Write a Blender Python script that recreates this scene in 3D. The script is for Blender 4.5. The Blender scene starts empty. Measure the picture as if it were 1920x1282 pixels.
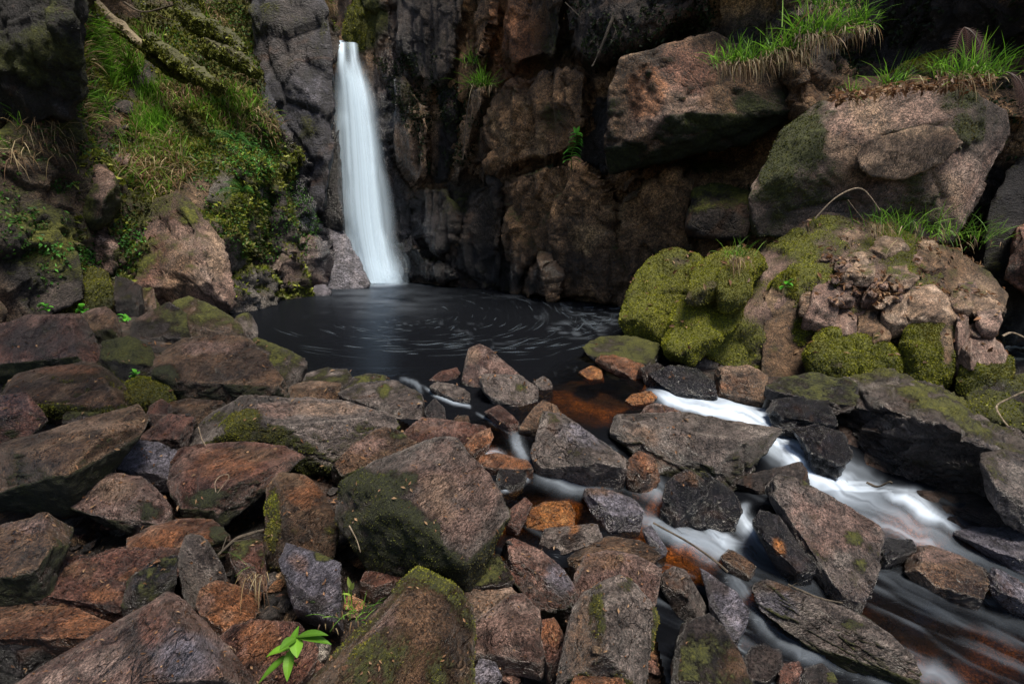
import bpy, bmesh, math, random
import numpy as np
from mathutils import Vector

# ------------------------------------------------------------------ camera, sky, sun, exposure
scene = bpy.context.scene
CAM_H, PITCH, FPX = 1.5, math.radians(12.0), 960.0
cam_data = bpy.data.cameras.new("camera")
cam = bpy.data.objects.new("camera", cam_data)
scene.collection.objects.link(cam)
cam.location = (0, 0, CAM_H)
cam.rotation_euler = (math.pi / 2 - PITCH, 0, 0)
cam_data.sensor_width = 36.0
cam_data.lens = 36.0 * FPX / 1920.0
cam_data.clip_start, cam_data.clip_end = 0.05, 500
scene.camera = cam

SUN_EL, SUN_AZ = 71.0, 135.0          # azimuth clockwise from +Y (ahead of the camera)
world = bpy.data.worlds.new("World")
scene.world = world
world.use_nodes = True
wn = world.node_tree.nodes
sky = wn.new("ShaderNodeTexSky")
sky.sky_type = 'NISHITA'
sky.sun_disc = False
sky.sun_elevation = math.radians(SUN_EL)
sky.sun_rotation = math.radians(SUN_AZ)
sky.air_density, sky.dust_density, sky.ozone_density = 1.0, 2.0, 1.0
world.node_tree.links.new(sky.outputs[0], wn["Background"].inputs[0])
wn["Background"].inputs[1].default_value = 0.075

sl = bpy.data.lights.new("sun", 'SUN')
sl.energy, sl.angle, sl.color = 3.4, math.radians(22), (1.0, 0.92, 0.79)
sun = bpy.data.objects.new("sun", sl)
scene.collection.objects.link(sun)
_el, _az = math.radians(SUN_EL), math.radians(SUN_AZ)
_sd = Vector((math.sin(_az) * math.cos(_el), math.cos(_az) * math.cos(_el), math.sin(_el)))
sun.rotation_euler = _sd.to_track_quat('Z', 'Y').to_euler()

vs = scene.view_settings
scene.display_settings.display_device = 'sRGB'
vs.view_transform, vs.look, vs.gamma, vs.exposure = 'Standard', 'None', 1.0, 0.98
vs.use_curve_mapping = False
scene.render.engine = 'CYCLES'
scene.cycles.max_bounces = 4
scene.cycles.diffuse_bounces = 3
scene.cycles.glossy_bounces = 2
scene.cycles.transmission_bounces = 3
scene.cycles.transparent_max_bounces = 10
scene.cycles.use_denoising = True

RNG = np.random.default_rng(7)
random.seed(7)
COL = scene.collection

# ------------------------------------------------------------------ photograph pixel -> place
_c, _s = math.cos(PITCH), math.sin(PITCH)
def ray(px, py):
    a = np.asarray(px, float) - 960.0
    b = 641.0 - np.asarray(py, float)
    return np.stack([a + 0 * b, FPX * _c + b * _s + 0 * a, -FPX * _s + b * _c + 0 * a], -1)
def P(px, py, Y):
    d = ray(px, py)
    p = d * (np.asarray(Y, float) / d[..., 1])[..., None]
    p[..., 2] += CAM_H
    return p
def Yg(py, g=0.0):
    d = ray(960, py)
    return float((g - CAM_H) * d[1] / d[2])
def G(px, py, z):
    d = ray(px, py)
    t = (np.asarray(z, float) - CAM_H) / d[..., 2]
    p = d * t[..., None]
    p[..., 2] += CAM_H
    return p
def proj(p):
    q = p - np.array([0, 0, CAM_H])
    f = q[..., 1] * _c - q[..., 2] * _s
    u = q[..., 1] * _s + q[..., 2] * _c
    f = np.maximum(f, 0.05)
    return 960 + FPX * q[..., 0] / f, 641 - FPX * u / f

# ------------------------------------------------------------------ noise
def _h(ix, iy, iz, s):
    h = (ix.astype(np.int64) * 374761393 + iy.astype(np.int64) * 668265263 + iz.astype(np.int64) * 2147483647 + s * 1274126177) & 0xffffffff
    h = ((h ^ (h >> 13)) * 1274126177) & 0xffffffff
    h = ((h ^ (h >> 16)) * 2246822519) & 0xffffffff
    return h ^ (h >> 15)
def _f(h):
    return (h & 0xffff).astype(np.float64) / 65535.0
def vnoise(p, seed=0):
    i = np.floor(p); f = p - i; i = i.astype(np.int64)
    u = f * f * f * (f * (f * 6 - 15) + 10)
    r = 0
    for dx in (0, 1):
        wx = u[:, 0] if dx else 1 - u[:, 0]
        for dy in (0, 1):
            wy = u[:, 1] if dy else 1 - u[:, 1]
            for dz in (0, 1):
                wz = u[:, 2] if dz else 1 - u[:, 2]
                r = r + wx * wy * wz * _f(_h(i[:, 0] + dx, i[:, 1] + dy, i[:, 2] + dz, seed))
    return r * 2 - 1
def fbm(p, octv=4, seed=0, gain=0.5):
    a, s, r = 1.0, 0.0, 0
    q = np.array(p, float)
    for k in range(octv):
        r = r + a * vnoise(q, seed + k * 17); s += a; a *= gain
        q = q * 2.03 + 11.7
    return r / s * 1.6
def facets(p, seed=0, slope=1.0):
    """broken-rock relief: every Voronoi cell is its own tilted plane with its own height"""
    i0 = np.floor(p).astype(np.int64)
    best = np.full(len(p), 1e9); val = np.zeros(len(p)); sec = np.full(len(p), 1e9)
    for dx in (-1, 0, 1):
        for dy in (-1, 0, 1):
            for dz in (-1, 0, 1):
                a, b, c = i0[:, 0] + dx, i0[:, 1] + dy, i0[:, 2] + dz
                h = _h(a, b, c, seed); h2 = _h(a, b, c, seed + 91); h3 = _h(a, b, c, seed + 57)
                cx, cy, cz = a + _f(h), b + _f(h2), c + _f(h3)
                ex, ey, ez = p[:, 0] - cx, p[:, 1] - cy, p[:, 2] - cz
                d = ex * ex + ey * ey + ez * ez
                v = (_f(h >> 8) - 0.5) + slope * (ex * (_f(h2 >> 8) - .5) + ey * (_f(h3 >> 8) - .5) + ez * (_f(h >> 12) - .5)) * 2
                m = d < best
                sec = np.where(m, best, np.minimum(sec, d))
                val = np.where(m, v, val); best = np.where(m, d, best)
    edge = np.sqrt(sec) - np.sqrt(best)
    return val, edge
def sstep(a, b, x):
    t = np.clip((x - a) / (b - a), 0, 1)
    return t * t * (3 - 2 * t)
def blobs(px, py, lst):
    """soft ellipses given in photograph pixels: (cx, cy, rx, ry, value)"""
    r = np.zeros_like(px)
    for cx, cy, rx, ry, v in lst:
        d = ((px - cx) / rx) ** 2 + ((py - cy) / ry) ** 2
        w = np.clip((1.6 - d) / 1.3, 0, 1)
        r = np.where(abs(v) * w > abs(r), v * w, r)
    return r
def inpoly(px, py, poly):
    r = np.zeros(len(px), bool); n = len(poly)
    for k in range(n):
        x1, y1 = poly[k]; x2, y2 = poly[(k + 1) % n]
        c = ((y1 > py) != (y2 > py)) & (px < (x2 - x1) * (py - y1) / ((y2 - y1) + 1e-9) + x1)
        r ^= c
    return r

# ------------------------------------------------------------------ mesh helpers
def vnormals(v, q):
    n = np.zeros_like(v)
    fn = np.cross(v[q[:, 2]] - v[q[:, 0]], v[q[:, 3 if q.shape[1] == 4 else 1]] - v[q[:, 1 if q.shape[1] == 4 else 0]])
    if q.shape[1] == 3:
        fn = np.cross(v[q[:, 1]] - v[q[:, 0]], v[q[:, 2]] - v[q[:, 0]])
    for k in range(q.shape[1]):
        np.add.at(n, q[:, k], fn)
    return n / (np.linalg.norm(n, axis=1, keepdims=True) + 1e-12)
def mesh_np(name, v, q, attrs=None, smooth=True):
    """v (N,3); q (M,3|4) int"""
    me = bpy.data.meshes.new(name)
    k = q.shape[1]
    me.vertices.add(len(v)); me.vertices.foreach_set("co", np.ascontiguousarray(v, np.float32).ravel())
    me.loops.add(q.size); me.loops.foreach_set("vertex_index", np.ascontiguousarray(q, np.int32).ravel())
    me.polygons.add(len(q))
    me.polygons.foreach_set("loop_start", np.arange(0, q.size, k, dtype=np.int32))
    me.polygons.foreach_set("use_smooth", np.full(len(q), bool(smooth)))
    for an, av in (attrs or {}).items():
        if av.ndim == 2:
            at = me.attributes.new(an, 'FLOAT_COLOR', 'POINT')
            c = np.ones((len(v), 4), np.float32); c[:, :3] = av
            at.data.foreach_set("color", c.ravel())
        else:
            at = me.attributes.new(an, 'FLOAT', 'POINT')
            at.data.foreach_set("value", np.ascontiguousarray(av, np.float32))
    me.update(); me.validate()
    return me
def obj(name, me, mat=None, parent=None, label=None, cat=None, group=None, kind=None, loc=None):
    o = bpy.data.objects.new(name, me)
    COL.objects.link(o)
    if mat is not None and me is not None and not me.materials:
        me.materials.append(mat)
    if loc is not None: o.location = loc
    if parent is not None: o.parent = parent
    if label: o["label"] = label
    if cat: o["category"] = cat
    if group: o["group"] = group
    if kind: o["kind"] = kind
    return o
def thing(name, label, cat, loc=(0, 0, 0), group=None):
    return obj(name, None, None, None, label, cat, group, None, loc)

# ------------------------------------------------------------------ materials
def nodes_of(name):
    m = bpy.data.materials.new(name); m.use_nodes = True
    nt = m.node_tree
    return m, nt, nt.nodes["Principled BSDF"], nt.nodes["Material Output"]
def N(nt, t, **kw):
    n = nt.nodes.new(t)
    for k, v in kw.items(): setattr(n, k, v)
    return n
def noise(nt, co, scale, detail=4.0, rough=0.55, dist=0.0):
    n = N(nt, "ShaderNodeTexNoise")
    n.inputs["Scale"].default_value = scale; n.inputs["Detail"].default_value = detail
    n.inputs["Roughness"].default_value = rough; n.inputs["Distortion"].default_value = dist
    nt.links.new(co, n.inputs["Vector"])
    return n.outputs["Fac"]
def mth(nt, op, a, b=None, c=None, clamp=False):
    n = N(nt, "ShaderNodeMath", operation=op, use_clamp=clamp)
    for k, x in enumerate((a, b, c)):
        if x is None: continue
        if hasattr(x, "links"): nt.links.new(x, n.inputs[k])
        else: n.inputs[k].default_value = x
    return n.outputs[0]
def rng(nt, x, a, b, c, d, smooth=True):
    n = N(nt, "ShaderNodeMapRange", interpolation_type='SMOOTHSTEP' if smooth else 'LINEAR')
    nt.links.new(x, n.inputs[0])
    for k, v in enumerate((a, b, c, d)): n.inputs[k + 1].default_value = v
    return n.outputs[0]
def mixc(nt, f, a, b, mode='MIX'):
    n = N(nt, "ShaderNodeMix", data_type='RGBA', blend_type=mode)
    for i, x in ((0, f), (6, a), (7, b)):
        if hasattr(x, "links"): nt.links.new(x, n.inputs[i])
        elif i == 0: n.inputs[0].default_value = x
        else: n.inputs[i].default_value = (*x, 1)
    return n.outputs[2]
def attr(nt, name, out="Fac"):
    n = N(nt, "ShaderNodeAttribute", attribute_name=name)
    return n.outputs[out]
def ramp(nt, x, stops):
    n = N(nt, "ShaderNodeValToRGB")
    e = n.color_ramp.elements
    while len(e) < len(stops): e.new(0.5)
    for k, (p, c) in enumerate(stops):
        e[k].position = p; e[k].color = (*c, 1)
    nt.links.new(x, n.inputs[0])
    return n.outputs[0]

def rock_material(name, sc, bump, crk=.45):
    m, nt, b, out = nodes_of(name)
    tc0 = N(nt, "ShaderNodeTexCoord").outputs["Object"]
    oi = N(nt, "ShaderNodeObjectInfo").outputs["Random"]
    vr = N(nt, "ShaderNodeVectorRotate", rotation_type='AXIS_ANGLE'); vr.inputs["Axis"].default_value = (.8, .5, .3)
    nt.links.new(tc0, vr.inputs["Vector"]); nt.links.new(mth(nt, 'MULTIPLY', oi, 6.28), vr.inputs["Angle"])
    vm = N(nt, "ShaderNodeVectorMath", operation='MULTIPLY'); nt.links.new(vr.outputs[0], vm.inputs[0])
    cx = N(nt, "ShaderNodeCombineXYZ"); sx = rng(nt, oi, 0, 1, .7, 1.25, False); nt.links.new(sx, cx.inputs[0]); nt.links.new(sx, cx.inputs[1])
    nt.links.new(mth(nt, 'MULTIPLY', sx, rng(nt, mth(nt, 'FRACT', mth(nt, 'MULTIPLY', oi, 7.31)), 0, 1, 1.0, 2.9, False)), cx.inputs[2])
    nt.links.new(cx.outputs[0], vm.inputs[1])
    tc = vm.outputs[0]
    n_mid = noise(nt, tc, 9 * sc, 8, 0.68, 0.4)
    n_fine = noise(nt, tc, 60 * sc, 5, 0.7)
    n_gr = noise(nt, tc, 190 * sc, 2, 0.6)
    n_big = noise(nt, tc, 2.6 * sc, 5, 0.6, 0.8)
    col = attr(nt, "col", "Color")
    vo = N(nt, "ShaderNodeTexVoronoi", feature='DISTANCE_TO_EDGE')
    vo.inputs["Scale"].default_value = 7 * sc
    wv = N(nt, "ShaderNodeVectorMath", operation='ADD')
    nn = N(nt, "ShaderNodeTexNoise"); nn.inputs["Scale"].default_value = 5 * sc; nn.inputs["Detail"].default_value = 5
    nt.links.new(tc, nn.inputs["Vector"])
    sc_ = N(nt, "ShaderNodeVectorMath", operation='SCALE'); sc_.inputs[3].default_value = .35 / sc
    nt.links.new(nn.outputs["Color"], sc_.inputs[0]); nt.links.new(tc, wv.inputs[0]); nt.links.new(sc_.outputs[0], wv.inputs[1])
    nt.links.new(wv.outputs[0], vo.inputs["Vector"])
    vo_d = mth(nt, 'ADD', vo.outputs["Distance"], rng(nt, n_big, .42, .6, .03, 0))
    k = mth(nt, 'MULTIPLY', rng(nt, n_mid, .32, .68, .42, 1.55), rng(nt, n_fine, .35, .65, .34, 1.75))
    k = mth(nt, 'MULTIPLY', k, rng(nt, n_gr, .38, .62, .42, 1.7))
    k = mth(nt, 'MULTIPLY', k, rng(nt, vo_d, 0, .025, .45, 1.0))
    kk = N(nt, "ShaderNodeCombineColor")
    for i in range(3): nt.links.new(k, kk.inputs[i])
    c = mixc(nt, 1.0, col, kk.outputs[0], 'MULTIPLY')
    # pale lichen crusts and rust stains
    c = mixc(nt, mth(nt, 'MULTIPLY', rng(nt, n_mid, .60, .70, 0, .40), rng(nt, n_fine, .42, .58, 0, 1)), c, (.36, .33, .29))
    c = mixc(nt, rng(nt, n_big, .58, .72, 0, .35), c, (.22, .095, .04))
    dk = noise(nt, tc, 4.1 * sc, 6, 0.65, 0.6)
    c = mixc(nt, rng(nt, dk, .57, .70, 0, .62), c, (.028, .025, .022))
    # moss
    mo = attr(nt, "moss"); mb = attr(nt, "mb")
    mm = mth(nt, 'ADD', mo, mth(nt, 'MULTIPLY', mth(nt, 'SUBTRACT', n_fine, .5), 1.5))
    mm = mth(nt, 'ADD', mm, mth(nt, 'MULTIPLY', mth(nt, 'SUBTRACT', n_mid, .5), .5))
    mask = rng(nt, mm, .34, .74, 0, 1)
    mn = noise(nt, tc, 45 * sc, 6, 0.75)
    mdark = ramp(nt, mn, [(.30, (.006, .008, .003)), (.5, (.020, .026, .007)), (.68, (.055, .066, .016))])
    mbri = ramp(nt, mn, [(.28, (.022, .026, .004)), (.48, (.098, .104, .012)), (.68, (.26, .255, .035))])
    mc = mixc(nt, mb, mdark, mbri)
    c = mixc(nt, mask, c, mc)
    wet = attr(nt, "wet")
    c = mixc(nt, mth(nt, 'MULTIPLY', wet, .75), c, mixc(nt, 1.0, c, (.35, .32, .32), 'MULTIPLY'))
    nt.links.new(c, b.inputs["Base Color"])
    rough = mth(nt, 'ADD', rng(nt, n_fine, .3, .7, .62, .85), mth(nt, 'MULTIPLY', wet, -.62), clamp=True)
    rough = mth(nt, 'MAXIMUM', rough, mth(nt, 'MULTIPLY', mask, .9))
    nt.links.new(rough, b.inputs["Roughness"])
    b.inputs["Specular IOR Level"].default_value = 0.5
    nt.links.new(mth(nt, 'MULTIPLY', wet, mth(nt, 'SUBTRACT', .75, mth(nt, 'MULTIPLY', mask, .7))), b.inputs["Coat Weight"]); b.inputs["Coat Roughness"].default_value = .17
    # relief
    crack = mth(nt, 'MULTIPLY', rng(nt, vo.outputs["Distance"], 0, .05, -crk, 0), rng(nt, n_big, .42, .6, 0, 1))
    h = mth(nt, 'ADD', mth(nt, 'MULTIPLY', n_mid, 1.0), mth(nt, 'MULTIPLY', n_fine, .75))
    h = mth(nt, 'ADD', h, mth(nt, 'MULTIPLY', n_gr, .28))
    h = mth(nt, 'ADD', h, crack)
    h = mth(nt, 'ADD', h, mth(nt, 'MULTIPLY', mask, mth(nt, 'ADD', .15, mth(nt, 'MULTIPLY', mn, .9))))
    bp = N(nt, "ShaderNodeBump"); bp.inputs["Strength"].default_value = 0.9; bp.inputs["Distance"].default_value = bump
    nt.links.new(h, bp.inputs["Height"]); nt.links.new(bp.outputs[0], b.inputs["Normal"]); nt.links.new(bp.outputs[0], b.inputs["Coat Normal"])
    return m
M_ROCK = rock_material("rock", 1.0, 0.042, .9)
M_CLIFF = rock_material("cliff_rock", 0.36, 0.085, .3)

def blade_material(name, trans=0.35):
    m, nt, b, out = nodes_of(name)
    c = attr(nt, "col", "Color")
    nt.links.new(c, b.inputs["Base Color"]); b.inputs["Roughness"].default_value = .55
    b.inputs["Specular IOR Level"].default_value = .3
    t = N(nt, "ShaderNodeBsdfTranslucent"); nt.links.new(c, t.inputs[0])
    mx = N(nt, "ShaderNodeMixShader"); mx.inputs[0].default_value = trans
    nt.links.new(b.outputs[0], mx.inputs[1]); nt.links.new(t.outputs[0], mx.inputs[2]); nt.links.new(mx.outputs[0], out.inputs[0])
    return m
M_LEAF = blade_material("leaf", .35)
M_MOSS = blade_material("moss_tips", .25)
def wood_material():
    m, nt, b, out = nodes_of("wood")
    tc = N(nt, "ShaderNodeTexCoord").outputs["Object"]
    n1 = noise(nt, tc, 30, 6, .7); n2 = noise(nt, tc, 6, 5, .6)
    c = mixc(nt, 1.0, attr(nt, "col", "Color"), ramp(nt, n1, [(.3, (.35, .35, .35)), (.7, (1.4, 1.4, 1.4))]), 'MULTIPLY')
    nt.links.new(c, b.inputs["Base Color"]); b.inputs["Roughness"].default_value = .85
    bp = N(nt, "ShaderNodeBump"); bp.inputs["Distance"].default_value = .02
    nt.links.new(n1, bp.inputs["Height"]); nt.links.new(bp.outputs[0], b.inputs["Normal"])
    return m
M_WOOD = wood_material()

def water_material():
    m, nt, b, out = nodes_of("water")
    nt.nodes.remove(b)
    tc = N(nt, "ShaderNodeTexCoord").outputs["Object"]
    foam = attr(nt, "foam"); deep = attr(nt, "deep"); rip = attr(nt, "rip")
    mp = N(nt, "ShaderNodeMapping"); mp.inputs["Scale"].default_value = (1.0, 2.2, 1.0); nt.links.new(tc, mp.inputs[0])
    h = mth(nt, 'MULTIPLY', noise(nt, mp.outputs[0], 4.5, 4, .6, .5), rip)
    bp = N(nt, "ShaderNodeBump"); bp.inputs["Distance"].default_value = .035; bp.inputs["Strength"].default_value = .5
    nt.links.new(h, bp.inputs["Height"])
    tr = N(nt, "ShaderNodeBsdfTransparent")
    tr.inputs[0].default_value = (.80, .57, .32, 1)
    df = N(nt, "ShaderNodeBsdfDiffuse"); df.inputs[0].default_value = (.004, .0045, .006, 1)
    body = N(nt, "ShaderNodeMixShader"); nt.links.new(deep, body.inputs[0])
    nt.links.new(tr.outputs[0], body.inputs[1]); nt.links.new(df.outputs[0], body.inputs[2])
    gl = N(nt, "ShaderNodeBsdfGlossy"); gl.inputs["Roughness"].default_value = .24; gl.inputs[0].default_value = (.50, .58, .70, 1)
    nt.links.new(bp.outputs[0], gl.inputs["Normal"])
    fr = N(nt, "ShaderNodeFresnel"); fr.inputs[0].default_value = 1.33; nt.links.new(bp.outputs[0], fr.inputs["Normal"])
    surf = N(nt, "ShaderNodeMixShader"); nt.links.new(mth(nt, 'MULTIPLY', fr.outputs[0], .30), surf.inputs[0])
    nt.links.new(body.outputs[0], surf.inputs[1]); nt.links.new(gl.outputs[0], surf.inputs[2])
    wd = N(nt, "ShaderNodeBsdfDiffuse"); wd.inputs[0].default_value = (.66, .77, .93, 1)
    fin = N(nt, "ShaderNodeMixShader"); nt.links.new(foam, fin.inputs[0])
    nt.links.new(surf.outputs[0], fin.inputs[1]); nt.links.new(wd.outputs[0], fin.inputs[2])
    nt.links.new(fin.outputs[0], out.inputs[0])
    return m
M_WATER = water_material()
def fall_material():
    m, nt, b, out = nodes_of("falling_water")
    nt.nodes.remove(b)
    den = attr(nt, "foam")
    wd = N(nt, "ShaderNodeBsdfDiffuse"); wd.inputs[0].default_value = (.68, .84, 1.0, 1)
    nv = N(nt, "ShaderNodeNormal"); nv.outputs[0].default_value = (0, -.45, .89)      # spray scatters light from all round, not by the sheet's facing
    nt.links.new(nv.outputs[0], wd.inputs["Normal"])
    tl = N(nt, "ShaderNodeBsdfTranslucent"); tl.inputs[0].default_value = (.80, .86, .96, 1)
    a = N(nt, "ShaderNodeMixShader"); a.inputs[0].default_value = .15
    nt.links.new(wd.outputs[0], a.inputs[1]); nt.links.new(tl.outputs[0], a.inputs[2])
    tr = N(nt, "ShaderNodeBsdfTransparent")
    f = N(nt, "ShaderNodeMixShader"); nt.links.new(den, f.inputs[0])
    nt.links.new(tr.outputs[0], f.inputs[1]); nt.links.new(a.outputs[0], f.inputs[2]); nt.links.new(f.outputs[0], out.inputs[0])
    return m
M_FALL = fall_material()

# ------------------------------------------------------------------ rock builder
PAL = {  # (main, second, patch)
 'pink':   ((.255, .175, .145), (.13, .08, .066), (.35, .275, .235)),
 'grey':   ((.185, .162, .145), (.095, .080, .070), (.28, .26, .23)),
 'slate':  ((.20, .205, .25), (.11, .11, .135), (.30, .29, .33)),
 'red':    ((.19, .092, .066), (.075, .040, .031), (.30, .19, .15)),
 'orange': ((.30, .135, .06), (.14, .065, .035), (.36, .22, .14)),
 'brown':  ((.175, .108, .062), (.066, .042, .026), (.26, .185, .115)),
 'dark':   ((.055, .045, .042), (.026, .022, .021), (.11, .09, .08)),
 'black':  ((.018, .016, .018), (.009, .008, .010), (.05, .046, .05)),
 'tan':    ((.30, .215, .15), (.17, .115, .08), (.38, .30, .24)),
 'blue':   ((.050, .052, .070), (.022, .022, .032), (.12, .12, .15)),
 'wetor':  ((.42, .18, .05), (.22, .09, .03), (.5, .27, .10)),
}
_cs = {}
def cube_sphere(n):
    if n in _cs: return _cs[n]
    key, vs_, qs = {}, [], []
    t = np.tan(np.linspace(-1, 1, n + 1) * math.pi / 4)
    ax = [((1,0,0),(0,1,0),(0,0,1)), ((-1,0,0),(0,0,1),(0,1,0)), ((0,1,0),(0,0,1),(1,0,0)),
          ((0,-1,0),(1,0,0),(0,0,1)), ((0,0,1),(1,0,0),(0,1,0)), ((0,0,-1),(0,1,0),(1,0,0))]
    for a, u, w in ax:
        a, u, w = map(np.array, (a, u, w))
        idx = np.zeros((n + 1, n + 1), int)
        for i in range(n + 1):
            for j in range(n + 1):
                p = a + u * t[i] + w * t[j]
                kk = (round(p[0], 5), round(p[1], 5), round(p[2], 5))
                if kk not in key:
                    key[kk] = len(vs_); vs_.append(p / np.linalg.norm(p))
                idx[i, j] = key[kk]
        for i in range(n):
            for j in range(n):
                qs.append((idx[i, j], idx[i + 1, j], idx[i + 1, j + 1], idx[i, j + 1]))
    _cs[n] = (np.array(vs_), np.array(qs, np.int32))
    return _cs[n]
def hull_planes(pts, faces=3):
    bm = bmesh.new()
    for p in pts: bm.verts.new(p)
    r = bmesh.ops.convex_hull(bm, input=bm.verts)
    bm.normal_update()
    pl, hv = [], set()
    for f in bm.faces:
        if f.calc_area() < 1e-9: continue
        n = np.array(f.normal); p0 = np.array(f.verts[0].co)
        for v in f.verts: hv.add(tuple(v.co))
        pl.append((n, float(n @ p0), f.calc_area()))
    bm.free()
    hv = np.array(list(hv))
    c = (hv.min(0) + hv.max(0)) / 2 * .5 + hv.mean(0) * .5
    # the many small hull triangles that face the camera become a few large flat fracture faces
    view = unit(np.array([0, 0, CAM_H]) - c)
    fr = [(n, d - n @ c, a) for n, d, a in pl if n @ view > .22 and d - n @ c > 0]
    bk = [(n, d, a) for n, d, a in pl if n @ view <= .22]
    out = []
    if faces and len(fr) > faces:
        fn = np.array([f[0] for f in fr]); fd = np.array([f[1] for f in fr]); fa = np.array([f[2] for f in fr])
        ce = [fn[fa.argmax()]]
        while len(ce) < faces:
            far = np.array([max(n @ k for k in ce) for n in fn]); ce.append(fn[((1 - far) * np.sqrt(fa)).argmax()])
        ce = np.array(ce)
        for _ in range(8):
            lab = (fn @ ce.T).argmax(1)
            for k in range(faces):
                if (lab == k).any(): ce[k] = unit((fn[lab == k] * fa[lab == k][:, None]).sum(0))
        hc = hv - c
        for k in range(faces):
            m = lab == k
            if not m.any(): continue
            sup = (hc @ ce[k]).max(); av = float((fd[m] * (fn[m] @ ce[k]) * fa[m]).sum() / fa[m].sum())
            out.append((ce[k], max(av * .55 + sup * .45, 1e-3)))
    else:
        bk = pl
    for n, d, a in sorted(bk, key=lambda x: -x[2]):
        d2 = d - n @ c
        if d2 < 0: n, d2 = -n, -d2
        if any(n @ m > .985 for m, _ in out): continue
        out.append((n, max(d2, 1e-3)))
    return c, np.array([o[0] for o in out]), np.array([o[1] for o in out]), hv
def unit(x): return x / (np.linalg.norm(x, axis=-1, keepdims=True) + 1e-12)
_SEED = [100]
def rock_mesh(pts, n, sharp=160, rough=1.0, strata=None, pal='grey', moss=0.0, mode='top', mb=0.5, wet=0.0,
              mblobs=None, cblobs=None, mossz=None, wetz=None, puff=1.0, seed=None, world=True, cellk=1.0, groove=0.0, cuts=5, faces=3):
    if seed is None: _SEED[0] += 7; seed = _SEED[0]
    c, pn, pd, hv = hull_planes(pts, faces)
    pr = np.random.default_rng(seed + 5)
    if cuts:                                   # flat fracture faces knocked off corners
        for _ in range(cuts):
            cn = unit(pr.normal(0, 1, 3)); sp_ = ((hv - c) @ cn).max()
            pn = np.vstack([pn, cn]); pd = np.append(pd, sp_ * pr.uniform(.80, .94))
    d0, q = cube_sphere(n)
    cov = np.cov((hv - c).T); ev, em = np.linalg.eigh(cov)
    sc = np.sqrt(np.maximum(ev, 1e-6)); sc = np.maximum(sc, sc.max() * .22)
    d = (d0 * sc) @ em.T
    if np.linalg.det(em) < 0: q = q[:, ::-1]
    d /= np.linalg.norm(d, axis=1, keepdims=True)
    g = np.maximum(d @ pn.T, 1e-6) / pd
    gm = g.max(1, keepdims=True)
    r = 1 / (gm[:, 0] * ((g / gm) ** sharp).sum(1) ** (1 / sharp))
    gp = np.partition(g, -2, axis=1); ridge_e = sstep(.965, .998, gp[:, -2] / gp[:, -1])
    v = d * r[:, None]
    S = float(np.mean(r))
    nr = vnormals(v, q)
    if strata is not None:
        k = np.array(strata, float); k /= np.linalg.norm(k)
        w = v / S + (v @ k / S)[:, None] * k * 3.0
    else: w = v / S
    so = seed * 1.37
    f1, e1 = facets(w * 1.25 * cellk + so, seed, .8)
    f2, e2 = facets(w * 3.4 * cellk + so, seed + 3, .8)
    lo = fbm(v / S * 1.1 + so, 3, seed + 5)
    hi = fbm(v / S * 6 + so, 4, seed + 9, .6)
    disp = S * rough * (.016 * lo + .036 * f1 + .026 * f2 + .018 * hi - .02 * np.exp(-(e1 / .06) ** 2) - .012 * np.exp(-(e2 / .07) ** 2))
    if groove:
        disp = disp + groove * S * fbm(np.stack([v[:, 0] / S * 7, v[:, 1] / S * 7, v[:, 2] / S * .8], 1) + so, 4, seed + 2)
    v = v + nr * disp[:, None]
    nr = vnormals(v, q)
    pw = v + c
    # colour
    a, b_, p_ = (np.array(x) for x in PAL[pal])
    t1 = sstep(-.5, .6, fbm(v / S * 1.6 + so + 3, 4, seed + 11))[:, None]
    t2 = sstep(.25, .7, fbm(v / S * 2.4 + so + 9, 4, seed + 13))[:, None]
    col = a * (1 - t1) + b_ * t1
    col = col * (1 - .7 * t2) + p_ * .7 * t2
    col = col * (1 - .35 * np.exp(-(e1 / .07) ** 2))[:, None]
    # worn pale arrises where two fracture faces meet
    we = (.75 * ridge_e * sstep(-.35, .25, fbm(v / S * 3.1 + so + 2, 3, seed + 17)))[:, None]
    col = col * (1 - we) + (p_ * 1.05) * we
    px, py = proj(pw)
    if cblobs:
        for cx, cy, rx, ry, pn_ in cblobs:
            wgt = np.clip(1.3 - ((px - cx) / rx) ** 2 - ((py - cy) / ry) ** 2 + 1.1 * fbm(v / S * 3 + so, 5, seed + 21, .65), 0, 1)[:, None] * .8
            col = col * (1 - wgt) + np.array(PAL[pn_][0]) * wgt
    nz = nr[:, 2]
    base = fbm(v / S * 2.2 + so + 5, 5, seed + 15, .6)
    if mode == 'top':  ms = moss * 1.5 - .75 + .55 * nz + .55 * base
    elif mode == 'side': ms = moss * 1.5 - .22 - .95 * nz + .45 * base - .35 * ridge_e
    else: ms = moss * 1.5 - .5 + .6 * base
    if moss <= 0: ms = np.full(len(v), -1.0)
    ms = np.clip(ms + .25, 0, 1)
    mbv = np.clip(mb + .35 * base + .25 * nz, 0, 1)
    if mblobs:
        bb = blobs(px, py, mblobs)
        k = np.clip(np.abs(bb) * .95 + .75 * base * (np.abs(bb) > .02), 0, 1)
        ms = np.where(bb > 0, np.maximum(ms, k), ms)
        mbv = np.where((bb > 0) & (k > .35), np.clip(mb + .25 * (mb > .2) + .3 * base * (mb > .2), 0, 1), mbv)
        ms = np.where(bb < 0, ms * (1 - k), ms)
    wt = np.full(len(v), wet)
    if wetz is not None: wt = np.maximum(wt, sstep(wetz + .05, wetz - .02, pw[:, 2] + .03 * base))
    fuzz = sstep(.4, .7, ms)
    if puff: v = v + nr * (fuzz * S * .03 * puff * (.6 + .8 * fbm(v / S * 5 + so, 3, seed + 25)))[:, None]
    return v + c, q, dict(col=np.clip(col, .004, .9), moss=ms, mb=mbv, wet=wt)

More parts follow.
